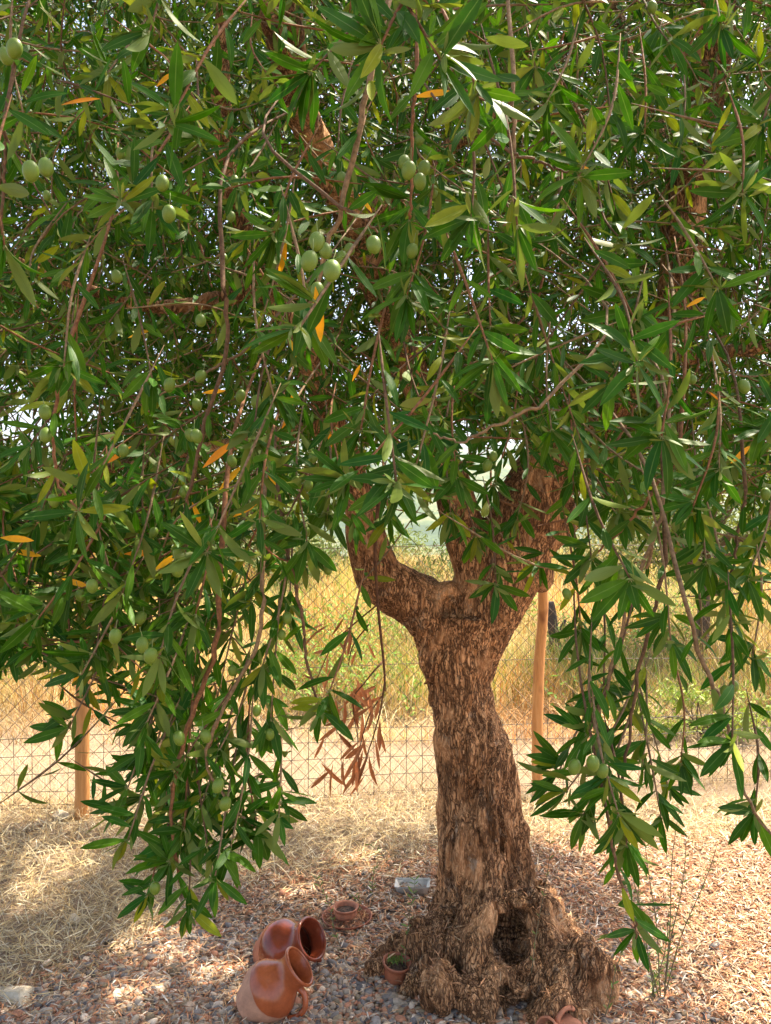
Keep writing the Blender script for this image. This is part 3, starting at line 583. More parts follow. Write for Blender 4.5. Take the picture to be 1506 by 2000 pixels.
# ------------------------------------------------------------------ litter, gravel, straw
GX = [-3, -1.30, -.92, -.66, .20, .7, 1.6, 3]; GY = [1.8, 2.45, 2.86, 3.36, 3.60, 3.75, 3.8, 3.8]  # straw/gravel border
def gravel(n, x0, x1, y0, y1, smin, smax, sub):
    s = bmesh.new(); bmesh.ops.create_icosphere(s, subdivisions=sub, radius=1); B = np.array([v.co[:] for v in s.verts]); Fq = np.array([[v.index for v in f.verts] for f in s.faces]); s.free()
    X = rng.uniform(x0, x1, n); Y = rng.uniform(y0, y1, n); b = np.interp(X, GX, GY); ok = Y < b + rng.normal(0, .07, n); X, Y = X[ok], Y[ok]
    edge = (np.interp(X, GX, GY) - Y); keep = rng.random(len(X)) < np.clip(.35 + edge * 1.5, 0, 1) * np.where(X > .9, .75, 1); X, Y = X[keep], Y[keep]; n = len(X)
    r = rng.uniform(smin, smax, n) * np.exp(rng.normal(0, .25, n)); sc = np.stack([r * rng.uniform(.9, 1.5, n), r * rng.uniform(.8, 1.1, n), r * rng.uniform(.5, .8, n)], -1)
    a = rng.uniform(0, 2 * pi, n); tl = rng.normal(0, .3, n); V = B[None] * sc[:, None] * (1 + .13 * np.sin(B[None] * 3.1 + rng.uniform(0, 6, (n, 1, 3))))
    c, s_ = np.cos(a)[:, None], np.sin(a)[:, None]; x, y, z = V[..., 0], V[..., 1], V[..., 2]; z2 = z + x * tl[:, None]
    V = np.stack([x * c - y * s_ + X[:, None], x * s_ + y * c + Y[:, None], z2 + (r * .35 + gh(X, Y) + rng.uniform(0, .006, n))[:, None]], -1)
    pal = np.array([(.19, .19, .18), (.29, .27, .22), (.13, .135, .14), (.36, .30, .22), (.38, .20, .12), (.58, .53, .43), (.23, .20, .13), (.34, .19, .11)]); pc = pal[rng.choice(len(pal), n, p=[.20, .2, .12, .12, .12, .08, .09, .07])] * rng.uniform(.8, 1.35, (n, 1)) * np.array([1.32, 1.10, .98])
    Fa = (Fq[None] + (np.arange(n) * len(B))[:, None, None]).reshape(-1, 3); return V.reshape(-1, 3), Fa, np.repeat(pc, len(B), 0)
V1, F1, C1 = gravel(15000, -1.5, 1.0, 2.15, 2.95, .0062, .0105, 2); V2, F2, C2 = gravel(34000, -2.4, 2.6, 1.7, 3.9, .0055, .010, 1)
o = link('gravel', mesh_np('gravel', np.vstack([V1, V2]), np.vstack([F1, F2 + len(V1)]), STONE, np.vstack([C1, C2]))); tag(o, 'grey and reddish pebble gravel under the tree', 'gravel', kind='stuff')
print('gravel', len(V1) // 162, len(V2) // 42)

def scatter_leaves(name, X, Y, Z, L, Wd, pal, probs, mat, tilt=.25, st=4, bend=(.0, .25), fold=(.2, 1.0)):
    n = len(X); a = rng.uniform(0, 2 * pi, n); D = np.stack([np.cos(a), np.sin(a), rng.normal(0, tilt, n)], -1); Nn = np.stack([rng.normal(0, .35, n), rng.normal(0, .35, n), np.ones(n)], -1)
    pal = np.array(pal); c = pal[rng.choice(len(pal), n, p=probs)] * rng.uniform(.7, 1.25, (n, 1))
    V, Fc, uv, cc = leaf_arrays(np.stack([X, Y, Z], -1), D, Nn, L, Wd, rng.uniform(*bend, n), rng.uniform(*fold, n), c, st); return link(name, mesh_np(name, V, Fc, mat, cc, uv))
n = 150000; X = rng.uniform(-2.4, 3.0, n); Y = rng.uniform(1.7, 3.95, n); b = np.interp(X, GX, GY)
p = np.where(X > .55, 1.0, .60) * np.clip((b + .12 - Y) / .25, 0, 1); p = np.where((X > -.28) & (X < .45) & (Y < 2.6), .13, p); k = rng.random(n) < p; X, Y = X[k], Y[k]; n = len(X)
o = scatter_leaves('leaf_litter', X, Y, gh(X, Y) + rng.uniform(.008, .024, n), rng.uniform(.024, .052, n), rng.uniform(.0028, .0056, n), [(.52, .24, .12), (.62, .38, .20), (.68, .50, .33), (.28, .13, .07), (.72, .62, .50)], [.34, .27, .2, .08, .11], LITTER)
tag(o, 'fallen dry reddish olive leaves covering the gravel', 'leaf litter', kind='stuff'); print('litter', n)
from mathutils.bvhtree import BVHTree
bv = BVHTree.FromPolygons([tuple(v) for v in co], [tuple(p.vertices) for p in tm.polygons])
LX, LY, LZ = [], [], []
while len(LX) < 420:
    x, y = rnd.uniform(-.15, .95), rnd.uniform(2.25, 3.0); h = bv.ray_cast(Vector((x, y, .45)), Vector((0, 0, -1)))
    if h[0] is not None and .0 < h[0].z < .30 and h[1].z > .45: LX.append(x); LY.append(y); LZ.append(h[0].z + .004)
n = len(LX); o = scatter_leaves('root_litter', np.array(LX), np.array(LY), np.array(LZ), rng.uniform(.02, .045, n), rng.uniform(.003, .006, n), [(.52, .26, .13), (.62, .40, .22), (.32, .16, .08)], [.4, .3, .3], LITTER, .3); tag(o, 'dry leaves caught on the gnarled roots', 'leaf litter', kind='stuff')
def blades(X, Y, Z, H, Wd, lean, cols, segs=3, curl=.5):
    n = len(X); a = rng.uniform(0, 2 * pi, n); t = np.linspace(0, 1, segs + 1); dx, dy = np.cos(a), np.sin(a); yaw = rng.uniform(0, pi, n)
    off = lean[:, None] * (t ** (1 + curl))[None] * H[:, None]; zc = np.sqrt(np.maximum(.02, 1 - (lean[:, None] * t[None]) ** 2 * .8)) * t[None] * H[:, None]
    C = np.stack([X[:, None] + dx[:, None] * off, Y[:, None] + dy[:, None] * off, Z[:, None] + zc], -1)
    S = np.stack([np.cos(yaw), np.sin(yaw), np.zeros(n)], -1)[:, None] * (Wd[:, None] * (1 - .75 * t)[None])[..., None] * .5
    V = np.stack([C - S, C + S], 2).reshape(-1, 3); k = segs + 1; q = np.arange(segs) * 2; f = np.stack([q, q + 1, q + 3, q + 2], -1)
    Fa = (f[None] + (np.arange(n) * k * 2)[:, None, None]).reshape(-1, 4); return V, Fa, np.repeat(cols, k * 2, 0)
def pick(pal, n, p=None): pal = np.array(pal); return pal[rng.choice(len(pal), n, p=p)] * rng.uniform(.7, 1.25, (n, 1))
STR = [(.58, .42, .20), (.66, .52, .29), (.45, .30, .14), (.72, .62, .42)]
n = 30000; X = rng.uniform(-3.2, 3.2, n); Y = rng.uniform(2.0, 4.25, n); b = np.interp(X, GX, GY); k = (Y > b - .12 + rng.normal(0, .08, n)) ; X, Y = X[k], Y[k]; n = len(X)
V, Fa, C = blades(X, Y, gh(X, Y) + .004, rng.uniform(.03, .15, n), rng.uniform(.002, .0052, n), rng.uniform(.92, 1.12, n), pick(STR, n), 3, .1)
o = link('straw', mesh_np('straw', V, Fa, GRASS, C)); tag(o, 'dry cut straw lying on bare soil in front of the fence', 'straw', kind='stuff'); print('straw', n)
n = 26000; X = rng.uniform(-3, 3, n); Y = rng.uniform(2.0, 4.2, n); b = np.interp(X, GX, GY); k = (Y > b - .1 + rng.normal(0, .12, n)); X, Y = X[k], Y[k]; n = len(X)
o = scatter_leaves('cut_straw', X, Y, gh(X, Y) + rng.uniform(.006, .03, n), rng.uniform(.03, .13, n), rng.uniform(.0025, .006, n), STR, [.3, .3, .15, .25], LITTER, .12, 4, (-.12, .12), (0, .4)); tag(o, 'flat pieces of pale cut straw strewn over the soil', 'straw', kind='stuff')
# straw on the track and tufts by the fence foot
n = 15000; X = rng.uniform(-4, 4, n); Y = rng.uniform(4.1, 6.3, n); V, Fa, C = blades(X, Y, gh(X, Y) + .003, rng.uniform(.04, .14, n), rng.uniform(.0015, .004, n), rng.uniform(.8, 1.08, n), pick(STR, n), 3, .1)
n = 5200; X2 = rng.uniform(-4, 4, n); Y2 = fp(X2) + rng.normal(.06, .07, n); k = rng.random(n) < .45 + .5 * np.sin(X2 * 3.3 + 1); X2, Y2 = X2[k], Y2[k]; n = len(X2)
V3, F3, C3 = blades(X2, Y2, 0 * X2, rng.uniform(.05, .2, n), rng.uniform(.0015, .003, n), rng.uniform(.2, .9, n), pick(STR, n), 3, .4)
o = link('fence_straw', mesh_np('fence_straw', np.vstack([V, V3]), np.vstack([Fa, F3 + len(V)]), GRASS, np.vstack([C, C3]))); tag(o, 'pale dry stalks on the sunlit track beyond the fence', 'straw', kind='stuff')
# grass bank
nz = lambda X, Y, s, o: np.array([noise.noise((x * s, y * s, o)) for x, y in zip(X, Y)])
def bank(name, n, pal, hmin, hmax, wmin, wmax, xr, yr, mask, label, cat, lean=(.1, .7), pr=None):
    X = rng.uniform(*xr, n); Y = yr[0] + (yr[1] - yr[0]) * rng.random(n) ** 1.3; k = mask(X, Y); X, Y = X[k], Y[k]; n = len(X)
    H = rng.uniform(hmin, hmax, n) * (.55 + .5 * np.array([1.5 * noise.noise((x * 1.1, y * 1.1, 3)) + .6 for x, y in zip(X, Y)]))
    cc = pick(pal, n, pr) * (.95 + .9 * nz(X, Y, 1.4, 5))[:, None].clip(.4, 1.5) * (1 + np.array([.10, -.15, -.3]) * (2.2 * nz(X, Y, .8, 14)).clip(-1, 1)[:, None]); V, Fa, C = blades(X, Y, gh(X, Y), H, rng.uniform(wmin, wmax, n), rng.uniform(*lean, n), cc.clip(.02, .9), 4, .7)
    o = link(name, mesh_np(name, V, Fa, GRASS, C)); tag(o, label, cat, kind='stuff'); return o
bank('dry_grass', 42000, [(.66, .44, .13), (.76, .58, .24), (.56, .33, .09), (.60, .50, .16), (.60, .28, .08)], .16, .50, .003, .008, (-7, 7), (5.75, 12.5), lambda X, Y: np.ones(len(X), bool), 'tall golden dry grass on the bank beyond the fence', 'grass')
bank('green_grass', 16000, [(.20, .30, .04), (.28, .36, .06), (.14, .24, .04)], .15, .5, .004, .010, (-7, 7), (5.85, 10.5), lambda X, Y: (nz(X, Y, .7, 9) > .12) | ((np.abs(X + .15 * Y - .75) < .9) & (nz(X, Y, 1.5, 2) > -.2)), 'fresh yellow green grass and weeds among the dry grass', 'grass')
bank('fallen_grass', 9000, [(.70, .50, .22), (.62, .40, .16), (.74, .60, .36)], .15, .42, .003, .006, (-6, 6), (5.25, 6.05), lambda X, Y: nz(X, Y, 1.6, 4) > -.15, 'pale broken grass stalks drooping over the edge of the track', 'grass', (.7, 1.05))
# leafy green weeds
n = 22000; X = rng.uniform(-6, 6, n); Y = rng.uniform(5.65, 8.5, n); k = (nz(X, Y, .9, 21) > .14) | ((np.abs(X + .05 * Y) < .55) & (nz(X, Y, 2, 3) > -.05)); X, Y = X[k], Y[k]; n = len(X)
o = scatter_leaves('weeds', X, Y, gh(X, Y) + rng.uniform(.02, .32, n), rng.uniform(.03, .07, n), rng.uniform(.014, .03, n), [(.16, .30, .04), (.24, .38, .06)], [.5, .5], GRASS, .6); tag(o, 'bright green leafy weeds growing along the foot of the bank', 'weeds', kind='stuff')

# ------------------------------------------------------------------ background trees and shrubs
def bgtree(name, label, cat, base, th, tr, crown, cn, n, L, pal, group=None, tlean=(0, 0)):
    t = thing(name, base, label, cat, group); b = np.array(base); top = b + np.array([tlean[0], tlean[1], th]); m1 = MB()
    m1.tube(smooth_path([b - np.array([0, 0, .1]), b + np.array([.05, 0, th * .5]), top], 12), np.linspace(tr, tr * .55, 12), 9, (.12, .085, .06))
    rows_V = []; cl = []
    for k in range(cn):
        v = rv(); v = v / np.linalg.norm(v) * rnd.uniform(.3, 1) ** .6; c = top + np.array([0, 0, crown[2] * .5]) + v * np.array(crown); cl.append(c)
        m1.tube(smooth_path([top - np.array([0, 0, th * .15]), (top + c) / 2 + rv(.06), c], 6), np.linspace(tr * .35, .004, 6), 5, (.16, .11, .07))
    m1.build('trunk', TWIG, t); cl = np.array(cl); i = rng.integers(0, cn, n); P = cl[i] + rng.normal(0, 1, (n, 3)) * np.array(crown) * .17
    D = rng.normal(0, 1, (n, 3)); D[:, 2] -= .5; Nn = rng.normal(0, .6, (n, 3)); Nn[:, 2] += .8; lf = rng.uniform(.7, 1.2, n) * L
    V, Fc, uv, cc = leaf_arrays(P, D, Nn, lf, lf * .24, rng.uniform(0, .2, n), rng.uniform(0, .3, n), pick(pal, n), 4); link('crown', mesh_np('crown', V, Fc, LEAF, cc, uv), t); return t
OP = [(.16, .19, .07), (.22, .24, .10), (.12, .16, .05)]
def gb(x, y): return (x, y, float(gh(x, y)))
bgtree('olive_tree', 'sunlit silvery olive tree standing on the bank beyond the fence at the right', 'tree', gb(2.9, 7.3), 1.0, .07, (1.25, 1.0, .75), 46, 15000, .07, OP)
bgtree('olive_tree', 'pale small olive tree far back at the left behind the hanging branches', 'tree', gb(-2.3, 12.0), .8, .07, (1.1, .9, .7), 34, 8000, .085, OP)
bgtree('shrub', 'dark stemmed green shrub beyond the fence at the left edge', 'shrub', gb(-3.45, 7.0), .30, .035, (.42, .4, .26), 16, 3000, .06, [(.12, .20, .04), (.2, .3, .06)])
bgtree('shrub', 'low green bush beyond the fence right of the wood post', 'shrub', gb(2.15, 5.45), .10, .02, (.55, .28, .16), 18, 2200, .05, [(.24, .30, .07), (.34, .36, .10), (.18, .28, .05)])
n = 60000; cx = rng.uniform(-9, 9, 90); cy = rng.uniform(9.5, 14.5, 90); cr = rng.uniform(.25, .7, 90); cc_ = np.array([(.16, .21, .05), (.24, .28, .08), (.12, .17, .04), (.38, .34, .12)])[rng.integers(0, 4, 90)]
i = rng.integers(0, 90, n); v = rng.normal(0, 1, (n, 3)); v /= np.linalg.norm(v, axis=1)[:, None]; v *= rng.random((n, 1)) ** .4; P = np.stack([cx[i], cy[i], gh(cx[i], cy[i]) + cr[i] * .45], -1) + v * cr[i][:, None] * np.array([1.1, 1, .8]) + rng.normal(0, .05, (n, 3))
D = rng.normal(0, 1, (n, 3)); D[:, 2] += .4; Nn = rng.normal(0, .6, (n, 3)); Nn[:, 2] += .8; lf = rng.uniform(.05, .11, n)
V, Fc, uv, cl_ = leaf_arrays(P, D, Nn, lf, lf * .3, rng.uniform(0, .2, n), rng.uniform(0, .3, n), cc_[i] * rng.uniform(.7, 1.3, (n, 1)), 4); tag(link('scrub', mesh_np('scrub', V, Fc, GRASS, cl_, uv)), 'mixed low green and yellowish scrub along the top of the grassy bank', 'scrub', kind='stuff')
# charred stump on the bank
sp = G(1085, 1352); t = thing('tree_stump', gb(1.52, 7.0), 'short dark weathered stump standing in the dry grass behind the fence', 'stump'); m1 = MB(); b = np.array(gb(1.52, 7.0))
m1.tube(smooth_path([b, b + np.array([-.02, 0, .2]), b + np.array([-.06, 0, .52])], 12), np.linspace(.06, .035, 12) * rng.uniform(.8, 1.2, 12), 9, (.09, .07, .06)); m1.tube(smooth_path([b + np.array([-.01, 0, .2]), b + np.array([.08, 0, .36])], 5), np.linspace(.03, .012, 5), 6, (.09, .07, .06)); m1.build('stem', TWIG, t)

# ------------------------------------------------------------------ pottery
def clay_mat(name, glaze, clay, split=None, rough=.25, crough=.8):
    m, nt, b = newmat(name); tc = nt.nodes.new('ShaderNodeTexCoord'); sx = nt.nodes.new('ShaderNodeSeparateXYZ'); nt.links.new(tc.outputs['Object'], sx.inputs[0])
    f = noisetex(nt, tc.outputs['Object'], 14, 4); f2 = noisetex(nt, tc.outputs['Object'], 120, 3)
    va = ramp(nt, f, [(.35, (.75, .7, .68)), (.65, (1.12, 1.1, 1.08))]); v2 = ramp(nt, f2, [(.3, (.88,) * 3), (.7, (1.06,) * 3)])
    if split is not None:
        wv = N(nt, 'ShaderNodeMath', operation='MULTIPLY_ADD'); wv.inputs[1].default_value = .02; nt.links.new(f, wv.inputs[0]); 
        ad = N(nt, 'ShaderNodeMath', operation='MULTIPLY_ADD'); ad.inputs[1].default_value = -.35; nt.links.new(sx.outputs[1], ad.inputs[0]); nt.links.new(sx.outputs[2], ad.inputs[2]); nt.links.new(ad.outputs[0], wv.inputs[2])
        mr = nt.nodes.new('ShaderNodeMapRange'); mr.inputs[1].default_value = split; mr.inputs[2].default_value = split + .004; nt.links.new(wv.outputs[0], mr.inputs[0])
        c = mix(nt, mr.outputs[0], clay, glaze); rr = nt.nodes.new('ShaderNodeMapRange'); rr.inputs[3].default_value = crough; rr.inputs[4].default_value = rough; nt.links.new(mr.outputs[0], rr.inputs[0]); nt.links.new(rr.outputs[0], b.inputs['Roughness'])
    else: c = mix(nt, 0., glaze, glaze); b.inputs['Roughness'].default_value = rough
    c = mix(nt, 1., c, va.outputs[0], 'MULTIPLY'); c = mix(nt, 1., c, v2.outputs[0], 'MULTIPLY'); nt.links.new(c, b.inputs['Base Color']); bump(nt, b, f2, .08, .002); return m
def lathe(prof, seg=48):
    P = np.array(prof); th = np.arange(seg) * 2 * pi / seg; V = np.stack([P[:, None, 0] * np.cos(th), P[:, None, 0] * np.sin(th), np.repeat(P[:, 1:2], seg, 1)], -1).reshape(-1, 3)
    i = np.arange(len(P) - 1)[:, None] * seg; j = np.arange(seg)[None]; j2 = (j + 1) % seg; return V, np.stack([i + j, i + j2, i + seg + j2, i + seg + j], -1).reshape(-1, 4)
def prof_s(p, n=44): return smooth_path([(a, b, 0) for a, b in p], n)[:, :2]
def place(ob, loc, axis, roll=0, hint=(0, 0, -1)):
    z = Vector(axis).normalized(); x = Vector(hint); x = (x - z * x.dot(z)).normalized(); y = z.cross(x); M = Matrix((x, y, z)).transposed().to_4x4(); M.translation = Vector(loc); ob.matrix_world = M
def local_build(m1, name, mat, parent):
    o = bpy.data.objects.new(name, mesh_np(name, np.vstack(m1.V), np.vstack(m1.F), mat)); COL.objects.link(o); o.parent = parent; return o
def jug(name, label, loc, axis, hint, sc, bodyM, handleM, wide=1.0):
    t = thing(name, (0, 0, 0), label, 'jug'); place(t, loc, axis, hint=hint)
    out = prof_s([(.0005, 0), (.03, 0), (.048, .002), (.056, .02), (.074, .055), (.082, .085), (.078, .115), (.060, .142), (.049, .160), (.048, .178), (.053, .195), (.056, .203)], 52) 
    inn = prof_s([(.056, .203), (.055, .2065), (.051, .2055), (.047, .196), (.043, .178), (.044, .16), (.070, .12), (.072, .07), (.045, .01), (.0005, .008)], 36)[1:]
    V, Fc = lathe(np.vstack([out, inn]) * sc * np.array([wide, 1])); m1 = MB(); m1.add(V, Fc); local_build(m1, 'body', bodyM, t)
    m1 = MB(); P = smooth_path(np.array([(.048, 0, .172), (.070, 0, .174), (.096, 0, .158), (.104, 0, .128), (.092, 0, .092), (.079, 0, .072)]) * sc, 26)
    m1.tube(P, np.array([.0085] * 26) * sc * (1 + .25 * np.abs(np.linspace(-1, 1, 26)) ** 3), 12); local_build(m1, 'handle', handleM, t)
    m1 = MB(); V, Fc = lathe(prof_s([(.0545, .1995), (.0585, .201), (.0590, .206), (.0545, .2095), (.0505, .2065), (.051, .2015), (.0545, .1995)], 20) * sc * np.array([wide, 1])); m1.add(V, Fc); local_build(m1, 'rim', handleM, t); return t
M1 = clay_mat('glazed_terracotta', (.42, .105, .034), (.55, .29, .18), .118, .2); M2 = clay_mat('dark_glazed_terracotta', (.24, .050, .02), (.48, .18, .09), .09, .16)
MH1 = clay_mat('handle_glaze', (.40, .10, .033), (.3, .1, .05), None, .22); MH2 = clay_mat('dark_handle_glaze', (.22, .045, .018), (.3, .1, .05), None, .18)
jA = W(585, 1887, 2.43); aA = np.array([.77, -.04, .64]); aA /= np.linalg.norm(aA); 
jug('clay_jug', 'front glazed terracotta jug leaning on the gravel, lower half bare pink clay', tuple(jA - aA * .205 * 1.04), aA, (.5, -.35, -.8), 1.04, M1, MH1, 1.04)
jB = W(609, 1833, 2.66); aB = np.array([.80, -.40, .52]); aB /= np.linalg.norm(aB)
jug('clay_jug', 'darker glazed terracotta jug tilted behind the front jug, mouth facing the camera', tuple(jB - aB * .205 * 1.1), aB, (.35, .25, -.9), 1.1, M2, MH2, 1.08)
TER = clay_mat('terracotta', (.50, .20, .105), (.5, .2, .1), None, .75); TER2 = clay_mat('red_terracotta', (.40, .13, .06), (.5, .2, .1), None, .55)
jug('clay_jug', 'matt terracotta jug at the bottom edge, its looped handle sticking up by the roots', tuple(W(1112, 1978, 2.34) - .8 * (.125 * np.array([-.78, -.5, .37]) + .085 * np.array([.37, .1, .92]))), (-.78, -.50, .37), (.4, .1, .95), .80, TER, TER)
def cup(name, label, cat, loc, axis, hint, r, h, mat, handle, soil):
    t = thing(name, (0, 0, 0), label, cat); place(t, loc, axis, hint=hint); m1 = MB()
    V, Fc = lathe(np.vstack([prof_s([(.0005, 0), (r * .5, 0), (r * .66, h * .06), (r * .86, h * .4), (r * .90, h * .72), (r * .93, h * .8), (r * 1.03, h * .9), (r * 1.04, h * .98), (r * .98, h), (r * .86, h * .93), (r * .80, h * .7), (r * .74, h * .55)], 50)])); m1.add(V, Fc); local_build(m1, 'body', mat, t)
    m1 = MB(); V, Fc = lathe([(r * .80, h * .68), (r * .5, h * .72), (.0005, h * .74)]); m1.add(V, Fc); local_build(m1, 'soil', soil, t)
    if handle:
        m1 = MB(); P = smooth_path([(r * .86, 0, h * .68), (r * 1.25, 0, h * .66), (r * 1.32, 0, h * .45), (r * .84, 0, h * .32)], 16); m1.tube(P, .0055, 10); local_build(m1, 'handle', mat, t)
    return t
sm_, snt, sb = newmat('dark_soil'); sf = noisetex(snt, objmap(snt, (1, 1, 1)), 120, 5); sr = ramp(snt, sf, [(.35, (.035, .022, .015)), (.65, (.17, .10, .06))]); snt.links.new(sr.outputs[0], sb.inputs[0]); sb.inputs['Roughness'].default_value = 1; bump(snt, sb, sf, 1, .01)
c1 = G(675, 1803); cup('clay_cup', 'small terracotta cup standing in a saucer heaped with dry leaves', 'cup', (c1[0], c1[1], .012), (0, 0, 1), (1, 0, 0), .047, .052, TER, False, sm_)
sc_ = thing('clay_saucer', (c1[0] + .005, c1[1], .004), 'round terracotta saucer on the gravel under the small cup', 'saucer')
m1 = MB(); V, Fc = lathe(prof_s([(.0005, 0), (.055, 0), (.075, .006), (.090, .024), (.094, .026), (.093, .021), (.078, .010), (.055, .006), (.0005, .006)], 40)); m1.add(V, Fc); local_build(m1, 'dish', TER2, sc_)
n = 420; a = rng.uniform(0, 2 * pi, n); rr = .085 * np.sqrt(rng.random(n)) ; k = rr > .035; a, rr = a[k], rr[k]; n = len(a)
o = scatter_leaves('litter', c1[0] + rr * np.cos(a), c1[1] + rr * np.sin(a), rng.uniform(.014, .034, n), rng.uniform(.012, .026, n), rng.uniform(.004, .006, n), [(.42, .17, .08), (.5, .27, .15), (.3, .13, .07)], [.4, .4, .2], LITTER); o.parent = sc_; o.matrix_parent_inverse = Matrix.Translation(-sc_.location)
c2 = G(772, 1922); potB = cup('clay_cup', 'terracotta cup with tiny handle and green sprigs beside the roots', 'cup', (c2[0], c2[1] + .02, -.006), (.10, -.12, 1), (-1, .1, 0), .047, .076, TER2, True, sm_)
rows = [leaf_row(np.array([c2[0] + rnd.uniform(-.025, .025), c2[1] + .02 + rnd.uniform(-.02, .02), .06]), (rnd.gauss(0, .5), rnd.gauss(0, .5), 1), rnd.uniform(.012, .026), .1, .3, rnd.uniform(.003, .005), (.14, .20, .05)) for k in range(34)]
o = link('sprigs', leaf_mesh('sprigs', rows)); o.parent = potB; o.matrix_parent_inverse = potB.matrix_world.inverted()
# white dish on a brown block
def rbox(m1, c, s, rot=0, taper=1.0, jit=0, bev=.12):
    b = bmesh.new(); bmesh.ops.create_cube(b, size=1); bmesh.ops.bevel(b, geom=b.edges[:], offset=bev * min(s) / max(s) if False else bev, segments=3, affect='EDGES')
    bmesh.ops.triangulate(b, faces=b.faces[:]); V = np.array([v.co[:] for v in b.verts]); Fq = np.array([[v.index for v in f.verts] for f in b.faces]); b.free()
    V = V * np.array(s) * np.where(V[:, 2:3] < 0, taper, 1.0) if taper != 1 else V * np.array(s)
    if jit: V = V * (1 + jit * np.sin(V[:, [1, 2, 0]] / max(s) * 9 + 1.7))
    cc, ss = cos(rot), sin(rot); V = np.stack([V[:, 0] * cc - V[:, 1] * ss, V[:, 0] * ss + V[:, 1] * cc, V[:, 2]], -1) + np.array(c); return V, Fq
wp, wnt, wb = newmat('white_ceramic'); wf = noisetex(wnt, objmap(wnt, (1, 1, 1)), 30, 4); wr = ramp(wnt, wf, [(.35, (.44, .42, .37)), (.65, (.64, .62, .56))]); wnt.links.new(wr.outputs[0], wb.inputs[0]); wb.inputs['Roughness'].default_value = .4
dl = W(806, 1738, 3.19); dish = thing('white_dish', (dl[0], dl[1], 0), 'white rectangular dish on a dark brown foot, behind the trunk base', 'dish')
bm = bmesh.new(); hx, hy = .068, .040
r1 = [bm.verts.new((x * q, y * q, z)) for q, z in ((.84, .0), (1.0, .036), (1.06, .040), (1.03, .034), (.93, .033), (.78, .008)) for x, y in ((-hx, -hy), (hx, -hy), (hx, hy), (-hx, hy))]
for q in range(5):
    for k in range(4): bm.faces.new([r1[q * 4 + k], r1[q * 4 + (k + 1) % 4], r1[q * 4 + 4 + (k + 1) % 4], r1[q * 4 + 4 + k]])
bm.faces.new(r1[20:24]); bm.faces.new(r1[0:4][::-1]); bmesh.ops.bevel(bm, geom=[e for e in bm.edges], offset=.003, segments=2, affect='EDGES'); me = bpy.data.meshes.new('tray'); bm.to_mesh(me); bm.free(); me.materials.append(wp)
for p in me.polygons: p.use_smooth = True
o = bpy.data.objects.new('tray', me); COL.objects.link(o); o.parent = dish; zb = float(dl[2]) - .008; o.location = (0, 0, zb); o.rotation_euler = (0, -.03, -.08)
V, Fq = rbox(None, (0, .0, zb / 2 - .004), (.10, .06, zb + .008), -.08, jit=.04); me = mesh_np('foot', V, Fq, clay_mat('brown_block', (.12, .06, .035), (.1, .1, .1), None, .8)); o = bpy.data.objects.new('foot', me); COL.objects.link(o); o.parent = dish

# stones
sp_m, s2, s3 = newmat('pale_limestone'); f = noisetex(s2, objmap(s2, (1, 1, 1)), 28, 6, .7); rr_ = ramp(s2, f, [(.3, (.42, .32, .20)), (.6, (.62, .52, .38))]); s2.links.new(rr_.outputs[0], s3.inputs[0]); s3.inputs['Roughness'].default_value = .9; bump(s2, s3, f, .8, .012)
def stone(px, py, wpx, hpx, label, seed):
    c = G(px, py + hpx * .3); d = c[1]; sx, sz = wpx * d / F / 2, hpx * d / F / 2 * 1.1; s = bmesh.new(); bmesh.ops.create_icosphere(s, subdivisions=4, radius=1)
    r = random.Random(seed); pl = [(Vector((r.gauss(0, 1), r.gauss(0, 1), r.gauss(.2, .8))).normalized(), r.uniform(.38, .7)) for _ in range(9)]
    for v in s.verts:
        for n_, dd_ in pl:
            e = v.co.dot(n_) - dd_
            if e > 0: v.co -= n_ * e * .92
        v.co *= 1 + .05 * noise.noise(v.co * 3 + Vector((seed, 0, 0))); v.co.x *= sx * 1.35; v.co.y *= sx * 1.0; v.co.z *= sz * 1.2
    me = bpy.data.meshes.new('stone'); s.to_mesh(me); s.free(); me.materials.append(sp_m); o = link('stone', me); o.location = (c[0], c[1], sz * .55); o.rotation_euler = (0, r.uniform(-.2, .1), r.uniform(-.5, .5)); tag(o, label, 'stone')
stone(22, 1945, 84, 30, 'large flat cream stone at the left edge of the gravel', 3); stone(146, 1794, 30, 16, 'small white stone lying in the straw on the left', 5); stone(432, 1716, 48, 26, 'white stone half hidden behind the hanging left branches', 9); stone(118, 1592, 40, 14, 'pale rock chip at the foot of the left fence post', 12)

# ------------------------------------------------------------------ young shoots around the tree
def sprout(pts, n, L, label, col=(.14, .22, .07), r=.0016, group='thin olive shoots sprouting around the trunk', name='olive_shoot', start=.15):
    P = smooth_path(pts, 20); ph = rnd.uniform(0, 6); P = P + np.stack([.012 * np.sin(np.linspace(0, 7, 20) + ph) * np.linspace(0, 1, 20), .01 * np.cos(np.linspace(0, 6, 20) + ph) * np.linspace(0, 1, 20), 0 * P[:, 0]], -1); t = thing(name, tuple(P[0]), label, 'shoot', group); m1 = MB(); m1.tube(P, np.linspace(r, r * .45, 20), 5, (.22, .18, .10)); m1.build('stem', TWIG, t); rows = []
    for k in range(n):
        i = int((start + (1 - start) * k / n) * 19); T = nrm(P[min(i + 1, 19)] - P[i - 1]); a = rnd.uniform(0, 2 * pi)
        for s in (0, pi): rows.append(leaf_row(P[i], T * .8 + np.array([cos(a + s), sin(a + s), rnd.uniform(-.2, .3)]), L * rnd.uniform(.6, 1.2), .3, .4, None, tuple(np.array(col) * rnd.uniform(.7, 1.3))))
    link('leaves', leaf_mesh('shoot_leaves', rows, st=5), t)
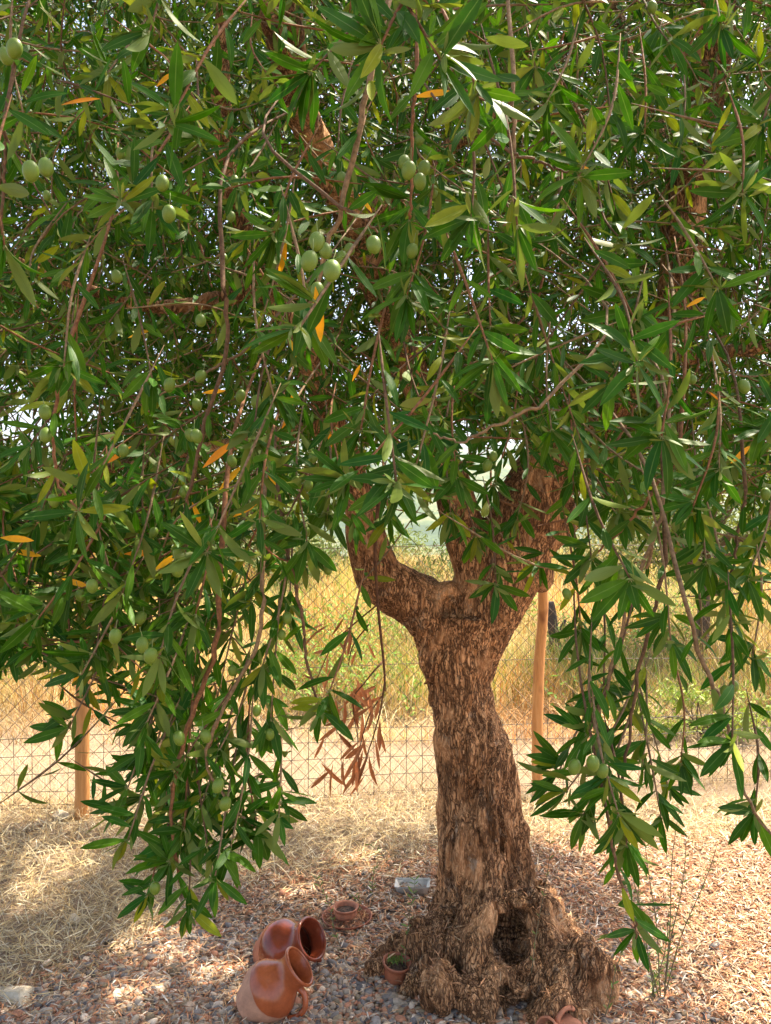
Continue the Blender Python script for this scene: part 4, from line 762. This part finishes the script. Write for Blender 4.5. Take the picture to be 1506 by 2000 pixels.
def sp2(d, px, n, L, label, **k):
    p0 = W(px[0][0], px[0][1], d); pts = [W(a, b, d + .01 * i) for i, (a, b) in enumerate(px)]; pts[0][2] = max(-.01, min(pts[0][2], .3)); sprout(pts, n, L, label, **k)
sp2(2.72, [(664,1848),(640,1770),(622,1700)], 9, .024, 'grey green shoot rising between the saucer and the back jug')
sp2(3.15, [(732,1770),(728,1720),(735,1670),(722,1640)], 12, .026, 'leafy shoot behind the saucer, left of the white dish')
sp2(2.60, [(790,1928),(795,1850),(800,1760),(815,1700)], 12, .026, 'tall shoot growing beside the sprig filled cup')
sp2(2.45, [(878,1995),(872,1930),(862,1880)], 4, .024, 'short stem with blue green leaves before the front roots', col=(.10, .20, .12))
sp2(2.44, [(1038,1900),(1050,1820),(1066,1700),(1078,1600)], 8, .02, 'long pale shoot standing in front of the right side of the trunk')
sp2(2.40, [(1180,1990),(1205,1900),(1215,1840)], 10, .022, 'grey green shoot at the right end of the roots')
for i, (a, b, top, lb) in enumerate([(1290,1990,(1215,1640),'leftmost stalk of the bare shoots right of the trunk'),(1292,1975,(1262,1610),'straight slim stalk among the bare shoots right of the trunk'),(1298,1940,(1325,1590),'dark stalk leaning a little right among the bare shoots'),(1300,1920,(1345,1640),'stalk with many side leaves among the bare shoots'),(1296,1950,(1400,1650),'rightmost long stalk leaning far right over the dry leaves'),(1280,1985,(1240,1700),'short stalk low among the bare shoots right of the trunk'),(1270,1999,(1310,1780),'short leafy stalk at the foot of the bare shoots')]):
    sp2(2.50, [(a, b), ((a * .6 + top[0] * .4), b + (top[1] - b) * .45), top], 16, .021, lb, r=.0024)
sp2(3.0, [(690,1800),(700,1770),(690,1740)], 8, .02, 'tiny green shoot just above the small cup'); sp2(3.35, [(1385,1800),(1388,1770)], 4, .02, 'tiny dry sprout in the leaf litter at the right', col=(.3, .25, .08))

# ------------------------------------------------------------------ air
USE_HAZE = True
if USE_HAZE:
    m = bpy.data.materials.new('air'); m.use_nodes = True; nt = m.node_tree; nt.nodes.clear(); out = nt.nodes.new('ShaderNodeOutputMaterial'); pv = nt.nodes.new('ShaderNodeVolumePrincipled')
    pv.inputs['Color'].default_value = (.80, .88, 1, 1); pv.inputs['Density'].default_value = .0004; nt.links.new(pv.outputs[0], out.inputs['Volume'])
    bm = bmesh.new(); bmesh.ops.create_cube(bm, size=1); me = bpy.data.meshes.new('haze'); bm.to_mesh(me); bm.free(); me.materials.append(m); o = link('haze', me); o.scale = (5200, 4700, 190); o.location = (0, 750, 66); tag(o, kind='stuff')
